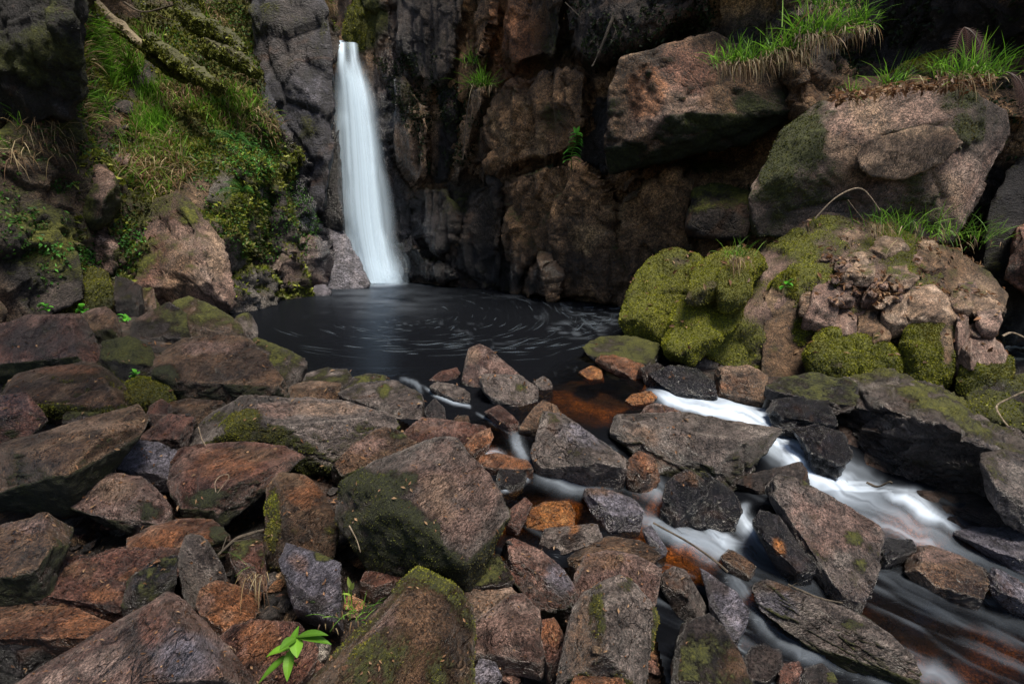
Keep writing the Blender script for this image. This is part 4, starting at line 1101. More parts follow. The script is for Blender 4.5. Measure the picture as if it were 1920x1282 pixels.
# ================================================================== BOULDERS, one by one
W = dict
R = [
# right bank and chute
("huge grey slab with yellow moss top on the right bank",-.42,[(1552,737),(1578,708),(1635,690),(1675,695),(1716,722),(1783,749),(1864,782),(1990,850),(1990,990),(1850,957),(1740,937),(1640,907),(1600,860),(1570,800)],'grey',W(lean=2.2,th=.8,Y0=3.35,faces=4,cuts=3,ridge=[(1590,770,-.5),(1640,738,-.8),(1690,772,-1.05),(1766,810,-1.05),(1870,848,-1.0),(1960,880,-.9)],moss=.16,mode='top',mb=.75,strata=(-.3,.3,1),n=84,rough=1.3,cblobs=[(1720,860,170,60,'dark'),(1620,800,40,60,'dark')],mblobs=[(1640,705,55,14,.7),(1720,728,40,12,.7),(1780,770,80,26,.9),(1840,800,60,20,.85),(1760,870,80,16,.35)],wetz=-.25,emb=.2)),
("grey block at the right edge below the mossy slab",-.3,[(1836,850),(1870,838),(1930,850),(1990,890),(1990,990),(1900,960),(1850,925)],'grey',W(lean=.5,th=.5,moss=.15,mode='top',mb=.4)),
("low wet black ledge between chute and mossy outcrop",-.1,[(1434,770),(1450,752),(1500,742),(1555,750),(1568,780),(1565,806),(1510,800),(1460,790)],'black',W(lean=.4,th=.4,wet=.9,rough=1.6)),
("wet dark rock right of the chute under the slab",-.25,[(1480,800),(1530,795),(1580,810),(1600,850),(1570,880),(1530,860)],'black',W(lean=.3,th=.4,wet=.9,rough=1.6)),
("brown wet step at the foot of the outcrop column",-.02,[(1334,705),(1350,688),(1400,684),(1440,705),(1435,742),(1390,738),(1345,728)],'brown',W(lean=.4,th=.4,wet=.4,rough=1.5,cblobs=[(1380,692,40,10,'tan'),(1350,725,20,10,'orange')])),
("dark wet shelf where the white chute begins",-.03,[(1215,700),(1260,685),(1310,690),(1340,715),(1345,745),(1300,742),(1240,722)],'black',W(lean=.4,th=.4,wet=.8,rough=1.5)),
("mossy dark ledge between chute and outcrop base",0,[(1430,742),(1450,712),(1530,700),(1600,720),(1610,745),(1560,760),(1480,755)],'dark',W(lean=.5,th=.5,moss=.45,mode='top',mb=.25,rough=1.4)),
("low green ledge rock at the pool outlet",0,[(1093,652),(1105,640),(1140,632),(1190,630),(1235,645),(1240,680),(1200,690),(1150,685),(1105,668)],'grey',W(lean=.9,th=.7,moss=.5,mode='top',mb=.5,wetz=.05,mblobs=[(1130,640,30,8,1),(1200,650,30,16,.8)])),
("orange flecked ledge stone below the green ledge",-.02,[(1110,668),(1150,665),(1200,680),(1218,700),(1205,715),(1160,700),(1120,685)],'orange',W(lean=.4,th=.4,wet=.6,rough=1.3)),
("dark streaked wet stone beside the outlet lip",-.02,[(1195,690),(1235,680),(1260,700),(1255,722),(1225,728),(1205,712)],'dark',W(lean=.3,th=.3,wet=.7)),
("orange submerged stone at the outlet",-.03,[(1083,698),(1110,684),(1132,696),(1135,712),(1105,716)],'wetor',W(lean=.3,th=.3,emb=.05,wet=.4)),
("orange submerged stone at the brink of the chute",-.03,[(1172,752),(1185,738),(1222,732),(1235,745),(1210,760),(1185,762)],'wetor',W(lean=.2,th=.3,emb=.05,wet=.4)),
# pool edge stones
("peaked brown boulder standing in the pool edge",-.05,[(864,712),(872,675),(881,651),(898,644),(918,653),(942,678),(975,702),(985,725),(940,735),(890,730)],'pink',W(lean=.35,th=.5,ridge=[(905,690,-.1),(880,665,-.05)],moss=.35,mode='side',mb=.1,cblobs=[(885,665,18,20,'tan')])),
("pale grey lichen slab leaning on the peaked brown boulder",-.05,[(893,718),(908,700),(942,703),(972,702),(1019,734),(998,760),(976,769),(940,762),(916,748)],'grey',W(lean=.35,th=.3,bulge=.06,moss=.12,mode='top',mb=.4,wetz=.02,cblobs=[(945,725,50,25,'grey')])),
("small pointed stone left of the peaked pool boulder",-.03,[(804,712),(831,695),(858,687),(865,699),(842,716),(816,718)],'red',W(lean=.2,th=.25)),
("small dark grey stone right of the lichen slab",-.03,[(996,716),(1019,704),(1034,714),(1037,733),(1014,735)],'grey',W(lean=.15,th=.2,wetz=.02)),
("reddish wet flat stone rimmed by white foam",-.03,[(906,772),(935,758),(962,778),(977,797),(955,808),(926,786)],'red',W(lean=.25,th=.2,wetz=.03)),
("flat dark slab with foam line at pool edge",-.03,[(800,727),(821,716),(855,721),(882,735),(882,756),(855,757),(826,744)],'grey',W(lean=.35,th=.2,wetz=.02)),
("brown rock tucked behind the pointed grey boulder",-.04,[(975,800),(1002,762),(1019,750),(1043,760),(1056,778),(1050,810),(1000,815)],'brown',W(lean=.25,th=.3)),
("large pointed grey boulder in the middle of the stream",-.14,[(996,855),(1002,824),(1012,790),(1022,769),(1053,776),(1073,789),(1112,816),(1145,838),(1178,862),(1185,885),(1163,908),(1110,908),(1063,892),(1012,880)],'grey',W(lean=.45,th=.6,ridge=[(1040,800,-.05),(1110,870,-.22),(1165,872,-.15),(1020,860,-.05)],moss=.15,mode='top',mb=.5,cblobs=[(1090,850,40,30,'dark'),(1100,815,50,25,'slate')],mblobs=[(1030,785,22,14,.7)],wetz=-.08,n=62)),
("big flat-faced grey block dividing the rapids",-.20,[(1143,812),(1145,786),(1157,777),(1207,778),(1237,788),(1280,772),(1340,782),(1400,795),(1461,806),(1441,835),(1428,858),(1395,885),(1345,905),(1290,895),(1240,880),(1200,860),(1165,830)],'grey',W(lean=.55,th=.6,ridge=[(1160,800,-.1),(1250,810,-.2),(1400,825,-.2),(1330,860,-.22)],moss=.25,mode='side',mb=.35,cblobs=[(1200,820,40,25,'tan'),(1220,865,40,20,'tan')],wetz=-.12,n=72)),
("small brown stone perched on the flat-faced block",-.02,[(1195,782),(1210,762),(1230,753),(1256,764),(1290,775),(1270,795),(1215,795)],'pink',W(lean=.2,th=.25,Y0=3.95,emb=.04)),
("orange stained wet rock under the flat-faced block",-.18,[(1172,900),(1178,858),(1200,845),(1230,860),(1240,900),(1215,925),(1190,920)],'orange',W(lean=.2,th=.3,wet=.6,rough=1.4,cblobs=[(1205,900,20,25,'black')])),
("shiny black rock below the flat-faced block",-.26,[(1255,960),(1265,900),(1290,880),(1330,885),(1370,920),(1392,955),(1385,985),(1330,990),(1285,985)],'black',W(lean=.3,th=.4,wet=.95,rough=1.8,mblobs=[(1300,892,35,14,.6)])),
("wet stone with dead moss beard in midstream",-.22,[(1240,960),(1250,900),(1285,880),(1320,890),(1330,920),(1300,960),(1265,985)],'black',W(lean=.25,th=.3,wet=.8,rough=1.6,cblobs=[(1300,895,30,12,'brown')])),
("small blue-grey boulder below the pointed boulder",-.18,[(1090,930),(1097,914),(1137,915),(1191,936),(1208,957),(1203,975),(1145,993),(1116,968)],'slate',W(lean=.3,th=.35,wetz=-.12,ridge=[(1150,960,-.08),(1110,930,-.05)],cblobs=[(1130,922,40,8,'brown')])),
("thin blue slate sliver standing in the stream",-.24,[(1207,992),(1220,982),(1238,1010),(1252,1037),(1236,1045),(1211,1018)],'slate',W(lean=.15,th=.12)),
("large wedge-shaped grey boulder in the lower rapids",-.38,[(1431,912),(1461,891),(1495,899),(1515,926),(1542,936),(1585,963),(1622,965),(1646,982),(1655,1000),(1650,1053),(1629,1085),(1619,1112),(1609,1132),(1582,1126),(1558,1095),(1528,1049),(1488,995),(1448,945)],'grey',W(lean=.75,th=.45,bulge=.02,Y0=2.33,ridge=[(1550,1010,-.05),(1620,1020,-.05)],moss=.12,mode='top',mb=.35,cblobs=[(1560,980,90,60,'pink')],mblobs=[(1600,1010,22,14,.6),(1610,1060,18,16,.6)],n=66,emb=.2,wetz=-.33)),
("dark flat rock behind the wedge-shaped boulder",-.28,[(1364,908),(1420,884),(1500,866),(1514,880),(1518,908),(1480,915),(1420,925)],'dark',W(lean=.3,th=.35,wet=.4)),
("dark wet rock left of the wedge-shaped boulder",-.32,[(1410,980),(1425,955),(1460,965),(1500,1020),(1530,1075),(1500,1085),(1450,1045),(1420,1010)],'black',W(lean=.3,th=.3,wet=.8,cblobs=[(1458,1025,12,14,'wetor')])),
("tiny wet rock in the left rapids",-.30,[(1350,1045),(1362,1025),(1390,1040),(1418,1062),(1410,1075),(1375,1062)],'brown',W(lean=.15,th=.15,wet=.7)),
("long mossy streaked slab in the lower stream",-.44,[(1411,1096),(1441,1086),(1481,1110),(1548,1127),(1615,1154),(1666,1187),(1708,1228),(1725,1270),(1683,1262),(1615,1242),(1528,1196),(1481,1169),(1424,1146)],'grey',W(lean=.42,th=.3,moss=.42,mode='side',mb=.22,strata=(.5,.2,1),ridge=[(1580,1165,-.06),(1470,1130,-.03),(1660,1215,-.05)],cblobs=[(1460,1135,50,25,'slate'),(1470,1095,40,14,'brown')],mblobs=[(1620,1165,50,16,.7)],n=60)),
("rounded brown boulder in the right rapids",-.48,[(1689,1045),(1706,1026),(1746,1022),(1800,1042),(1848,1066),(1856,1095),(1847,1119),(1817,1122),(1750,1099),(1693,1069)],'brown',W(lean=.35,th=.4,ridge=[(1770,1060,-.08)],cblobs=[(1770,1040,60,16,'pink')],wetz=-.42)),
("pale split stone at the right frame edge in the rapids",-.48,[(1850,1080),(1858,1062),(1872,1068),(1930,1100),(1980,1130),(1980,1150),(1920,1135),(1860,1115)],'slate',W(lean=.3,th=.3,wetz=-.44)),
("purple wet boulder at the right edge of the rapids",-.46,[(1793,1000),(1820,990),(1880,988),(1960,1005),(1980,1060),(1920,1058),(1850,1030)],'slate',W(lean=.5,th=.4,wet=.6)),
("dark low wet rock right of the wedge-shaped boulder",-.42,[(1645,1020),(1665,1006),(1710,1012),(1720,1030),(1690,1045),(1660,1050)],'black',W(lean=.2,th=.2,wet=.7)),
("blue-grey slab pointing down into the lower stream",-.36,[(1316,1070),(1340,1082),(1381,1110),(1407,1147),(1398,1175),(1384,1199),(1360,1176),(1338,1140),(1322,1108)],'slate',W(lean=.3,th=.2,bulge=.03,cblobs=[(1345,1095,25,25,'dark')])),
("pale grey stone beside the slate pointing into the stream",-.33,[(1232,1090),(1245,1070),(1262,1059),(1285,1066),(1305,1110),(1328,1142),(1314,1156),(1285,1145),(1262,1130)],'grey',W(lean=.2,th=.25,ridge=[(1280,1100,-.06)])),
("dark mossy boulder at the bottom beside the pale pillar",-.36,[(1262,1290),(1268,1210),(1280,1167),(1330,1152),(1352,1172),(1382,1216),(1420,1295)],'dark',W(lean=.3,th=.4,moss=.3,mode='top',mb=.3,Y0=1.55,cblobs=[(1380,1250,30,50,'brown')])),
("wet dark lump at the bottom edge of the stream",-.44,[(1388,1250),(1395,1215),(1430,1205),(1465,1218),(1470,1250),(1440,1280),(1400,1280)],'dark',W(lean=.2,th=.25,wet=.7)),
("small red-brown wet stone by the bottom stream edge",-.45,[(1455,1262),(1468,1240),(1500,1236),(1508,1255),(1490,1282),(1460,1285)],'red',W(lean=.15,th=.2,wet=.6)),
("charcoal stone with a green tip at the bottom edge",-.46,[(1495,1290),(1508,1251),(1541,1243),(1563,1262),(1580,1300)],'dark',W(lean=.2,th=.25,mblobs=[(1562,1270,10,10,1)],Y0=1.52)),
("dark mossy bank mound at the right edge below the outcrop",-.1,[(1790,790),(1810,745),(1850,715),(1930,700),(1995,740),(1995,860),(1900,820)],'dark',W(lean=1.0,th=.8,moss=.7,mode='all',mb=.25,rough=1.6,Y0=4.35,fuzz=3500)),
# rocks around the shallow orange pool
("orange stained wet stone left of the small cascade",-.06,[(893,868),(905,852),(935,848),(990,862),(1000,880),(960,885),(915,885)],'orange',W(lean=.2,th=.2,wet=.6)),
("black wet stone under the small cascade",-.12,[(925,915),(932,880),(960,872),(985,880),(990,905),(960,920)],'black',W(lean=.2,th=.25,wet=.85)),
("reddish wet stone right of the big central boulder",-.12,[(948,985),(955,955),(985,930),(1000,945),(990,965),(965,992)],'red',W(lean=.15,th=.2,wet=.5)),
("orange sunken slab in the clear shallow water",-.19,[(972,985),(985,960),(1020,940),(1065,938),(1080,960),(1075,1000),(1030,998)],'wetor',W(lean=.2,th=.15,emb=.05,bulge=.02)),
("grey sunken rock in the clear shallow water",-.2,[(1010,1030),(1020,990),(1070,985),(1120,985),(1130,1010),(1090,1030),(1040,1045)],'grey',W(lean=.2,th=.15,emb=.05,bulge=.02,cblobs=[(1075,990,10,14,'wetor')])),
("low brown stone at the shallow water edge",-.2,[(1050,1055),(1070,1035),(1140,1005),(1200,1012),(1240,1040),(1200,1050),(1120,1058)],'brown',W(lean=.2,th=.2,wet=.5)),
# foreground centre
("large central boulder with dark mossy front face",-.1,[(628,940),(640,905),(700,868),(760,843),(830,817),(850,820),(882,850),(916,886),(946,936),(956,966),(945,992),(905,1012),(892,1050),(870,1077),(800,1065),(700,1046),(645,1002),(630,965)],'grey',W(lean=.5,th=.6,Y0=2.05,ridge=[(655,972,-.06),(745,930,-.30),(872,1060,-.16),(945,965,-.02)],moss=.50,mode='side',mb=.12,sharp=120,n=84,rough=.7,cblobs=[(850,920,80,80,'pink'),(830,930,50,40,'tan')],mblobs=[(745,900,40,30,.75),(680,910,70,34,.9),(860,900,70,75,-1),(870,985,50,50,-.75),(715,1000,110,62,1),(800,1045,70,24,.9)],fuzz=6000)),
("tilted stone with mossy edge behind the central boulder",-.05,[(618,875),(662,832),(717,799),(740,805),(781,830),(772,850),(705,882),(640,898)],'brown',W(lean=.4,th=.35,moss=.3,mode='side',mb=.25,mblobs=[(745,815,22,10,.8)],cblobs=[(690,835,40,20,'pink')])),
("long mossy hump boulder at the near pool shore",0,[(330,830),(372,782),(419,755),(453,740),(496,742),(570,748),(640,748),(690,764),(737,782),(748,800),(735,815),(690,840),(620,862),(540,845),(430,845)],'grey',W(lean=.55,th=.7,ridge=[(433,762,-.15),(537,800,-.22),(600,790,-.18),(420,800,-.22),(700,790,-.1)],moss=.65,mode='side',mb=.22,n=76,fuzz=10000,cblobs=[(600,765,90,16,'tan'),(520,765,40,16,'pink')],mblobs=[(560,755,90,12,-.8),(450,790,50,24,.8)])),
("flat grey mossy slab at the near pool shore",0,[(636,738),(680,717),(740,713),(767,724),(788,738),(780,752),(796,766),(792,781),(750,784),(724,767),(683,757)],'grey',W(lean=.5,th=.25,moss=.12,mode='top',mb=.5,mblobs=[(715,730,18,10,.7)])),
("small dark pointed stone by the flat shore slab",-.02,[(795,785),(799,762),(815,745),(834,764),(837,782),(820,788)],'dark',W(lean=.15,th=.2)),
("flat grey stone left of the shore slab",0,[(560,730),(575,700),(610,690),(650,692),(665,715),(640,735),(590,742)],'grey',W(lean=.5,th=.3,moss=.25,mode='top',mb=.3)),
("mossy low stone on the pool bank",0,[(640,735),(650,712),(690,700),(725,705),(720,722),(680,735)],'grey',W(lean=.35,th=.25,moss=.35,mode='top',mb=.4)),
("brown angled stone in front of the mossy pool bank",0,[(535,745),(545,722),(590,712),(640,718),(640,740),(590,750)],'brown',W(lean=.3,th=.3,cblobs=[(580,720,40,10,'tan')])),
("reddish long rock beside the cascade",-.02,[(757,812),(784,785),(828,784),(881,791),(915,798),(923,810),(875,834),(828,820),(791,832)],'red',W(lean=.3,th=.3,cblobs=[(810,800,50,20,'pink')])),
("orange wet wedge between red rock and cascade",-.06,[(868,838),(885,815),(920,800),(925,820),(900,850),(880,860)],'orange',W(lean=.2,th=.2,wet=.5)),
("small brown stone on the shore behind the red rock",-.02,[(845,795),(855,780),(878,777),(882,792),(862,800)],'brown',W(lean=.1,th=.15)),
("mossy ridge boulder leaning in the foreground",-.08,[(560,1295),(640,1218),(690,1172),(737,1128),(767,1082),(784,1066),(821,1083),(850,1100),(884,1133),(888,1165),(871,1190),(861,1232),(882,1295)],'brown',W(lean=.42,th=.5,Y0=1.42,ridge=[(784,1085,-.05),(700,1200,-.20),(620,1290,-.16),(845,1190,-.10)],moss=.42,mode='all',mb=.22,sharp=120,n=76,rough=.7,strata=(.6,-.4,.5),cblobs=[(715,1190,26,110,'pink'),(670,1240,26,50,'tan')],mblobs=[(785,1072,20,14,.8),(830,1095,40,18,.7),(820,1160,30,40,.5)],fuzz=3500)),
("pale pillar boulder with mossy left side, bottom centre",-.15,[(1036,1295),(1070,1230),(1073,1140),(1090,1115),(1126,1089),(1163,1076),(1193,1096),(1224,1130),(1231,1155),(1225,1205),(1211,1256),(1206,1295)],'grey',W(lean=.3,th=.4,Y0=1.5,ridge=[(1136,1120,-.10),(1137,1220,-.14),(1190,1160,-.06)],moss=.14,mode='side',mb=.3,sharp=120,n=64,rough=.6,cblobs=[(1185,1170,40,90,'grey'),(1100,1200,30,80,'brown')],mblobs=[(1117,1160,18,60,.75),(1228,1190,8,60,.9),(1172,1098,16,14,.6)],fuzz=2500)),
("pinkish square block in the bottom centre",-.1,[(870,1216),(888,1163),(925,1146),(959,1113),(992,1109),(1007,1130),(1017,1165),(1027,1218),(1016,1236),(952,1226),(908,1226)],'pink',W(lean=.3,th=.35,ridge=[(960,1170,-.06),(1005,1210,-.04)],sharp=120,rough=.7)),
("tan wedge behind the pinkish square block",-.1,[(850,1102),(898,1096),(959,1100),(975,1115),(930,1148),(885,1165),(870,1130)],'tan',W(lean=.25,th=.25)),
("dark reddish fractured rock right of the central boulder",-.15,[(935,1022),(962,1009),(985,1032),(1019,1032),(1047,1056),(1075,1094),(1088,1121),(1074,1146),(1029,1139),(992,1108),(965,1095),(942,1055)],'red',W(lean=.35,th=.35,moss=.2,mode='side',mb=.15,ridge=[(1000,1060,-.06),(1060,1110,-.06)],cblobs=[(990,1040,40,20,'pink'),(1050,1080,30,30,'slate')])),
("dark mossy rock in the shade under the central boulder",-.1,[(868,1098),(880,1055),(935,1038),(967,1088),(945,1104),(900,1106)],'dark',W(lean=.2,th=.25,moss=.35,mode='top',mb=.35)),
("pinkish rough boulder behind the pale pillar",-.2,[(1074,1110),(1077,1066),(1094,1040),(1143,1032),(1193,1039),(1242,1067),(1236,1096),(1226,1130),(1160,1130),(1090,1120)],'pink',W(lean=.3,th=.35,ridge=[(1150,1060,-.06)],cblobs=[(1130,1055,40,20,'brown')])),
("red stone wedged left of the pale pillar",-.2,[(1012,1215),(1016,1160),(1040,1155),(1060,1190),(1062,1260),(1030,1270),(1020,1235)],'red',W(lean=.12,th=.2,cblobs=[(1035,1180,30,30,'orange')])),
("orange-brown stone at the bottom edge by the pale pillar",-.2,[(1060,1300),(1080,1262),(1120,1255),(1165,1265),(1180,1300)],'orange',W(lean=.1,th=.15,Y0=1.42)),
("small dark slab in the bottom gap",-.15,[(885,1260),(900,1232),(930,1240),(945,1270),(920,1295),(890,1295)],'slate',W(lean=.1,th=.15)),
("small flat stone by the dark gap left of centre",-.05,[(672,1095),(685,1072),(720,1062),(760,1078),(755,1090),(700,1105)],'red',W(lean=.15,th=.12)),
# foreground left
("big rough pink granite boulder at the bottom left",0,[(10,1300),(70,1255),(150,1205),(248,1153),(278,1129),(319,1108),(350,1122),(372,1164),(402,1197),(440,1235),(500,1300)],'pink',W(lean=.35,th=.45,Y0=1.36,ridge=[(300,1135,-.08),(345,1180,-.14),(250,1220,-.10),(420,1270,-.12),(150,1260,-.06)],n=80,sharp=120,rough=1.3,cblobs=[(250,1200,40,50,'dark'),(350,1220,60,50,'slate'),(290,1170,30,40,'red')])),
("grey rounded stone above the pink granite boulder",0,[(329,1042),(337,1020),(349,1002),(379,1002),(403,1030),(431,1082),(408,1109),(362,1110),(333,1108)],'grey',W(lean=.2,th=.25,sharp=14,ridge=[(370,1050,-.06)])),
("orange block beside the grey rounded stone",0,[(365,1117),(385,1098),(406,1087),(453,1099),(492,1113),(485,1148),(418,1180),(389,1166),(369,1138)],'orange',W(lean=.25,th=.25,ridge=[(430,1120,-.05),(400,1160,-.03)],moss=.1,mode='side',mb=.3,cblobs=[(385,1130,20,20,'pink')])),
("orange earthy slab at the left edge",.0,[(-30,1120),(0,1112),(67,1112),(161,1146),(227,1175),(200,1188),(148,1194),(60,1200),(-30,1190)],'orange',W(lean=.3,th=.3,cblobs=[(60,1130,70,16,'brown')],bulge=.02)),
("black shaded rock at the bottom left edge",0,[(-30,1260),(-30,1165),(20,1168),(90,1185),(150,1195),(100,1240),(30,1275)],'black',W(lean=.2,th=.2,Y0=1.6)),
("dark mossy rock at the left edge above the orange slab",.05,[(-30,990),(0,984),(50,975),(84,964),(136,985),(129,1026),(113,1054),(67,1102),(0,1110),(-30,1110)],'brown',W(lean=.3,th=.3,moss=.55,mode='side',mb=.12,ridge=[(60,1000,-.06),(70,1060,-.12)],cblobs=[(60,985,60,12,'pink')])),
("brown pyramid rock with pale rough top",.05,[(110,938),(145,908),(181,883),(215,885),(262,893),(297,916),(324,950),(304,981),(255,978),(195,956),(141,952)],'pink',W(lean=.3,th=.3,ridge=[(262,930,-.08),(200,930,-.04)],moss=.35,mode='side',mb=.12,cblobs=[(210,915,50,25,'tan')],mblobs=[(270,960,40,18,.8)])),
("blue-violet slate tile beside the flat red boulder",.08,[(216,880),(226,846),(250,822),(300,829),(347,850),(330,880),(320,896),(285,884)],'slate',W(lean=.3,th=.15,bulge=.02,cblobs=[(270,860,50,25,'slate')])),
("flat topped red-brown boulder, left foreground",.06,[(310,908),(322,865),(338,842),(369,832),(430,829),(486,828),(537,838),(575,855),(527,862),(503,895),(486,914),(433,931),(406,955),(366,956),(335,948)],'red',W(lean=.55,th=.4,ridge=[(330,905,-.08),(420,915,-.12),(500,880,-.10),(400,945,-.03)],moss=.35,mode='side',mb=.12,n=60,cblobs=[(430,870,70,25,'orange'),(480,850,50,16,'brown')],mblobs=[(400,935,60,16,.8)])),
("upright block with bright mossy left side and rusty top",0,[(497,1036),(497,955),(503,905),(523,881),(570,888),(600,916),(638,977),(634,990),(622,1012),(570,1016),(537,1016)],'brown',W(lean=.4,th=.35,ridge=[(545,975,-.12),(530,900,-.02),(600,980,-.10)],moss=.2,mode='side',mb=.3,sharp=120,cblobs=[(575,925,35,30,'orange')],mblobs=[(512,975,14,60,1),(580,995,40,14,.6)],fuzz=3000)),
("blue-grey streaked block below the upright mossy block",0,[(520,1014),(550,1020),(584,1032),(633,1053),(644,1120),(638,1172),(604,1142),(550,1133),(528,1068)],'slate',W(lean=.25,th=.3,ridge=[(570,1080,-.05),(610,1120,-.05)],cblobs=[(560,1060,20,20,'pink'),(590,1130,30,16,'dark')],mblobs=[(610,1038,26,14,.9)])),
("small mossy red stone left of the blue-grey block",0,[(430,1042),(434,1013),(470,1009),(495,1011),(498,1050),(491,1082),(440,1072)],'red',W(lean=.15,th=.2,moss=.4,mode='top',mb=.3)),
("rusty crescent rock under the flat red boulder",.02,[(234,1012),(260,998),(288,985),(335,972),(402,973),(418,983),(438,1011),(396,1022),(345,1014),(302,1022),(241,1036)],'orange',W(lean=.25,th=.25,moss=.25,mode='side',mb=.2,mblobs=[(415,1000,22,14,.9)])),
("broken red slab in the left foreground",0,[(70,1110),(80,1088),(115,1050),(161,1038),(235,1022),(330,1030),(335,1075),(300,1110),(240,1135),(170,1138)],'red',W(lean=.35,th=.2,bulge=.03,strata=(.2,.3,1),rough=1.5,cblobs=[(150,1070,40,20,'brown'),(200,1115,40,16,'orange')])),
("bright red chip on the broken slab",0,[(159,1088),(166,1076),(180,1071),(192,1075),(193,1086),(172,1091)],'wetor',W(lean=.03,th=.05,emb=0,Y0=1.98,name='stone',cat='stone')),
("orange stick-shaped stone on the broken slab",0,[(200,1114),(228,1080),(252,1062),(259,1065),(255,1087),(240,1102),(215,1116)],'orange',W(lean=.08,th=.08,emb=0,Y0=1.93,name='stone',cat='stone')),
("dark mossy side rock above the pink granite ridge",0,[(225,1140),(245,1080),(290,1050),(335,1040),(330,1105),(280,1130),(250,1155)],'dark',W(lean=.15,th=.2,moss=.4,mode='all',mb=.12)),
("speckled reddish bank stone under the bright seedling",0,[(400,1200),(440,1170),(500,1150),(560,1165),(600,1220),(560,1290),(500,1300),(450,1240)],'red',W(lean=.2,th=.2,Y0=1.55,cblobs=[(480,1200,50,40,'orange')],bulge=.0)),
# left middle
("long dark ridge rock with pale edge on the left",.12,[(-30,842),(0,831),(101,805),(218,771),(265,764),(279,782),(269,808),(215,836),(200,882),(130,932),(0,925),(-30,925)],'brown',W(lean=.4,th=.5,ridge=[(60,850,-.16),(200,810,-.14),(120,890,-.2)],moss=.5,mode='side',mb=.1,n=60,cblobs=[(130,800,150,10,'tan')])),
("dark red jagged rock at the left edge",.15,[(-30,830),(-30,745),(20,738),(50,734),(75,765),(92,793),(60,805),(0,822)],'red',W(lean=.25,th=.3,moss=.35,mode='side',mb=.08,ridge=[(30,775,-.08)])),
("small dark red stone beside the jagged left rock",.15,[(78,768),(82,742),(104,738),(122,751),(118,775),(100,785)],'red',W(lean=.15,th=.2)),
("flat mossy grey stone behind the long ridge rock",.15,[(115,795),(121,749),(160,752),(217,771),(160,795)],'grey',W(lean=.3,th=.25,moss=.5,mode='top',mb=.25)),
("mossy mound with orange worn top on the left",.2,[(-10,760),(20,697),(57,693),(111,684),(188,680),(216,691),(233,716),(258,740),(236,765),(130,765),(60,772)],'brown',W(lean=.5,th=.6,moss=.6,mode='side',mb=.12,sharp=12,cblobs=[(125,692,60,10,'orange')],mblobs=[(130,690,60,8,-.9)],fuzz=5000)),
("low mossy green hump in the left middle",.12,[(231,752),(236,715),(262,704),(300,715),(330,735),(325,756),(270,762)],'dark',W(lean=.35,th=.4,moss=.9,mode='top',mb=.3,sharp=12,mblobs=[(262,712,25,12,.9)],fuzz=4000)),
("red stone flake in front of the low mossy hump",.08,[(274,778),(278,762),(302,746),(323,760),(318,782),(290,788)],'red',W(lean=.15,th=.2)),
("dark flat rock with pale rim behind the long hump",.08,[(312,772),(317,755),(352,746),(416,751),(432,762),(380,775),(340,782)],'brown',W(lean=.3,th=.3,moss=.3,mode='side',mb=.1)),
("red-brown tilted slab pieces left of the long hump",.05,[(258,820),(290,795),(322,776),(369,778),(362,805),(335,830),(309,836)],'red',W(lean=.3,th=.2,strata=(.3,.2,1),rough=1.4)),
("smooth round wet dark stone like a pillow",.1,[(366,728),(372,712),(396,688),(429,675),(449,678),(480,708),(497,738),(470,750),(402,748),(372,742)],'dark',W(lean=.45,th=.6,sharp=5,rough=.2,wet=.6,cblobs=[(420,690,30,10,'brown')],n=44)),
("large brown rock behind the pillow stone",.1,[(290,740),(295,671),(356,634),(419,627),(470,634),(484,665),(521,698),(541,726),(533,748),(480,748),(400,752),(330,752)],'brown',W(lean=.7,th=.8,ridge=[(370,672,-.15),(340,710,-.2),(470,680,-.05),(500,715,-.1)],moss=.4,mode='side',mb=.12,n=62,cblobs=[(400,650,70,14,'pink')],mblobs=[(310,715,40,30,.7)])),
("mossy edge boulder sloping into the pool",0,[(470,690),(476,630),(503,644),(553,660),(579,678),(569,700),(537,722),(500,720)],'grey',W(lean=.6,th=.7,moss=.4,mode='top',mb=.4,mblobs=[(490,637,20,10,1),(518,652,18,8,.9)],sharp=14)),
("dark ridge rock with a small seedling on the left shore",.1,[(244,640),(250,603),(319,565),(363,597),(364,626),(330,640),(268,645)],'dark',W(lean=.4,th=.5,ridge=[(320,590,-.1)],moss=.35,mode='top',mb=.15,cblobs=[(280,590,50,10,'pink')])),
("tan mossy boulder at the pool's left shore",.05,[(335,620),(325,566),(356,556),(386,577),(436,593),(472,622),(465,640),(400,636)],'tan',W(lean=.6,th=.8,moss=.45,mode='top',mb=.35,sharp=14,mblobs=[(350,560,20,8,.9),(383,580,14,8,.9)])),
("big dark reddish rock mass at the left edge",.2,[(-30,700),(-30,615),(0,610),(57,590),(148,590),(182,631),(190,660),(160,690),(80,695)],'red',W(lean=.6,th=.9,moss=.4,mode='side',mb=.1,n=50,cblobs=[(100,640,100,40,'dark'),(100,592,70,6,'pink')])),
("small jagged rock on the left shore",.2,[(146,640),(148,588),(198,573),(216,588),(230,612),(215,645)],'brown',W(lean=.3,th=.5,moss=.4,mode='side',mb=.12,cblobs=[(190,580,30,8,'pink')])),
("dark mossy stone below the jagged shore rock",.15,[(185,690),(190,640),(240,630),(285,650),(300,690),(250,712)],'dark',W(lean=.4,th=.5,moss=.6,mode='top',mb=.2)),
("dark angular stone against the left bank",.25,[(212,575),(215,516),(240,522),(266,537),(268,580),(240,590)],'dark',W(lean=.3,th=.5,moss=.2,mode='top',mb=.3)),
("pale upright stone against the left bank",.2,[(264,580),(265,540),(288,539),(292,580),(278,588)],'tan',W(lean=.2,th=.3,moss=.3,mode='top',mb=.6)),
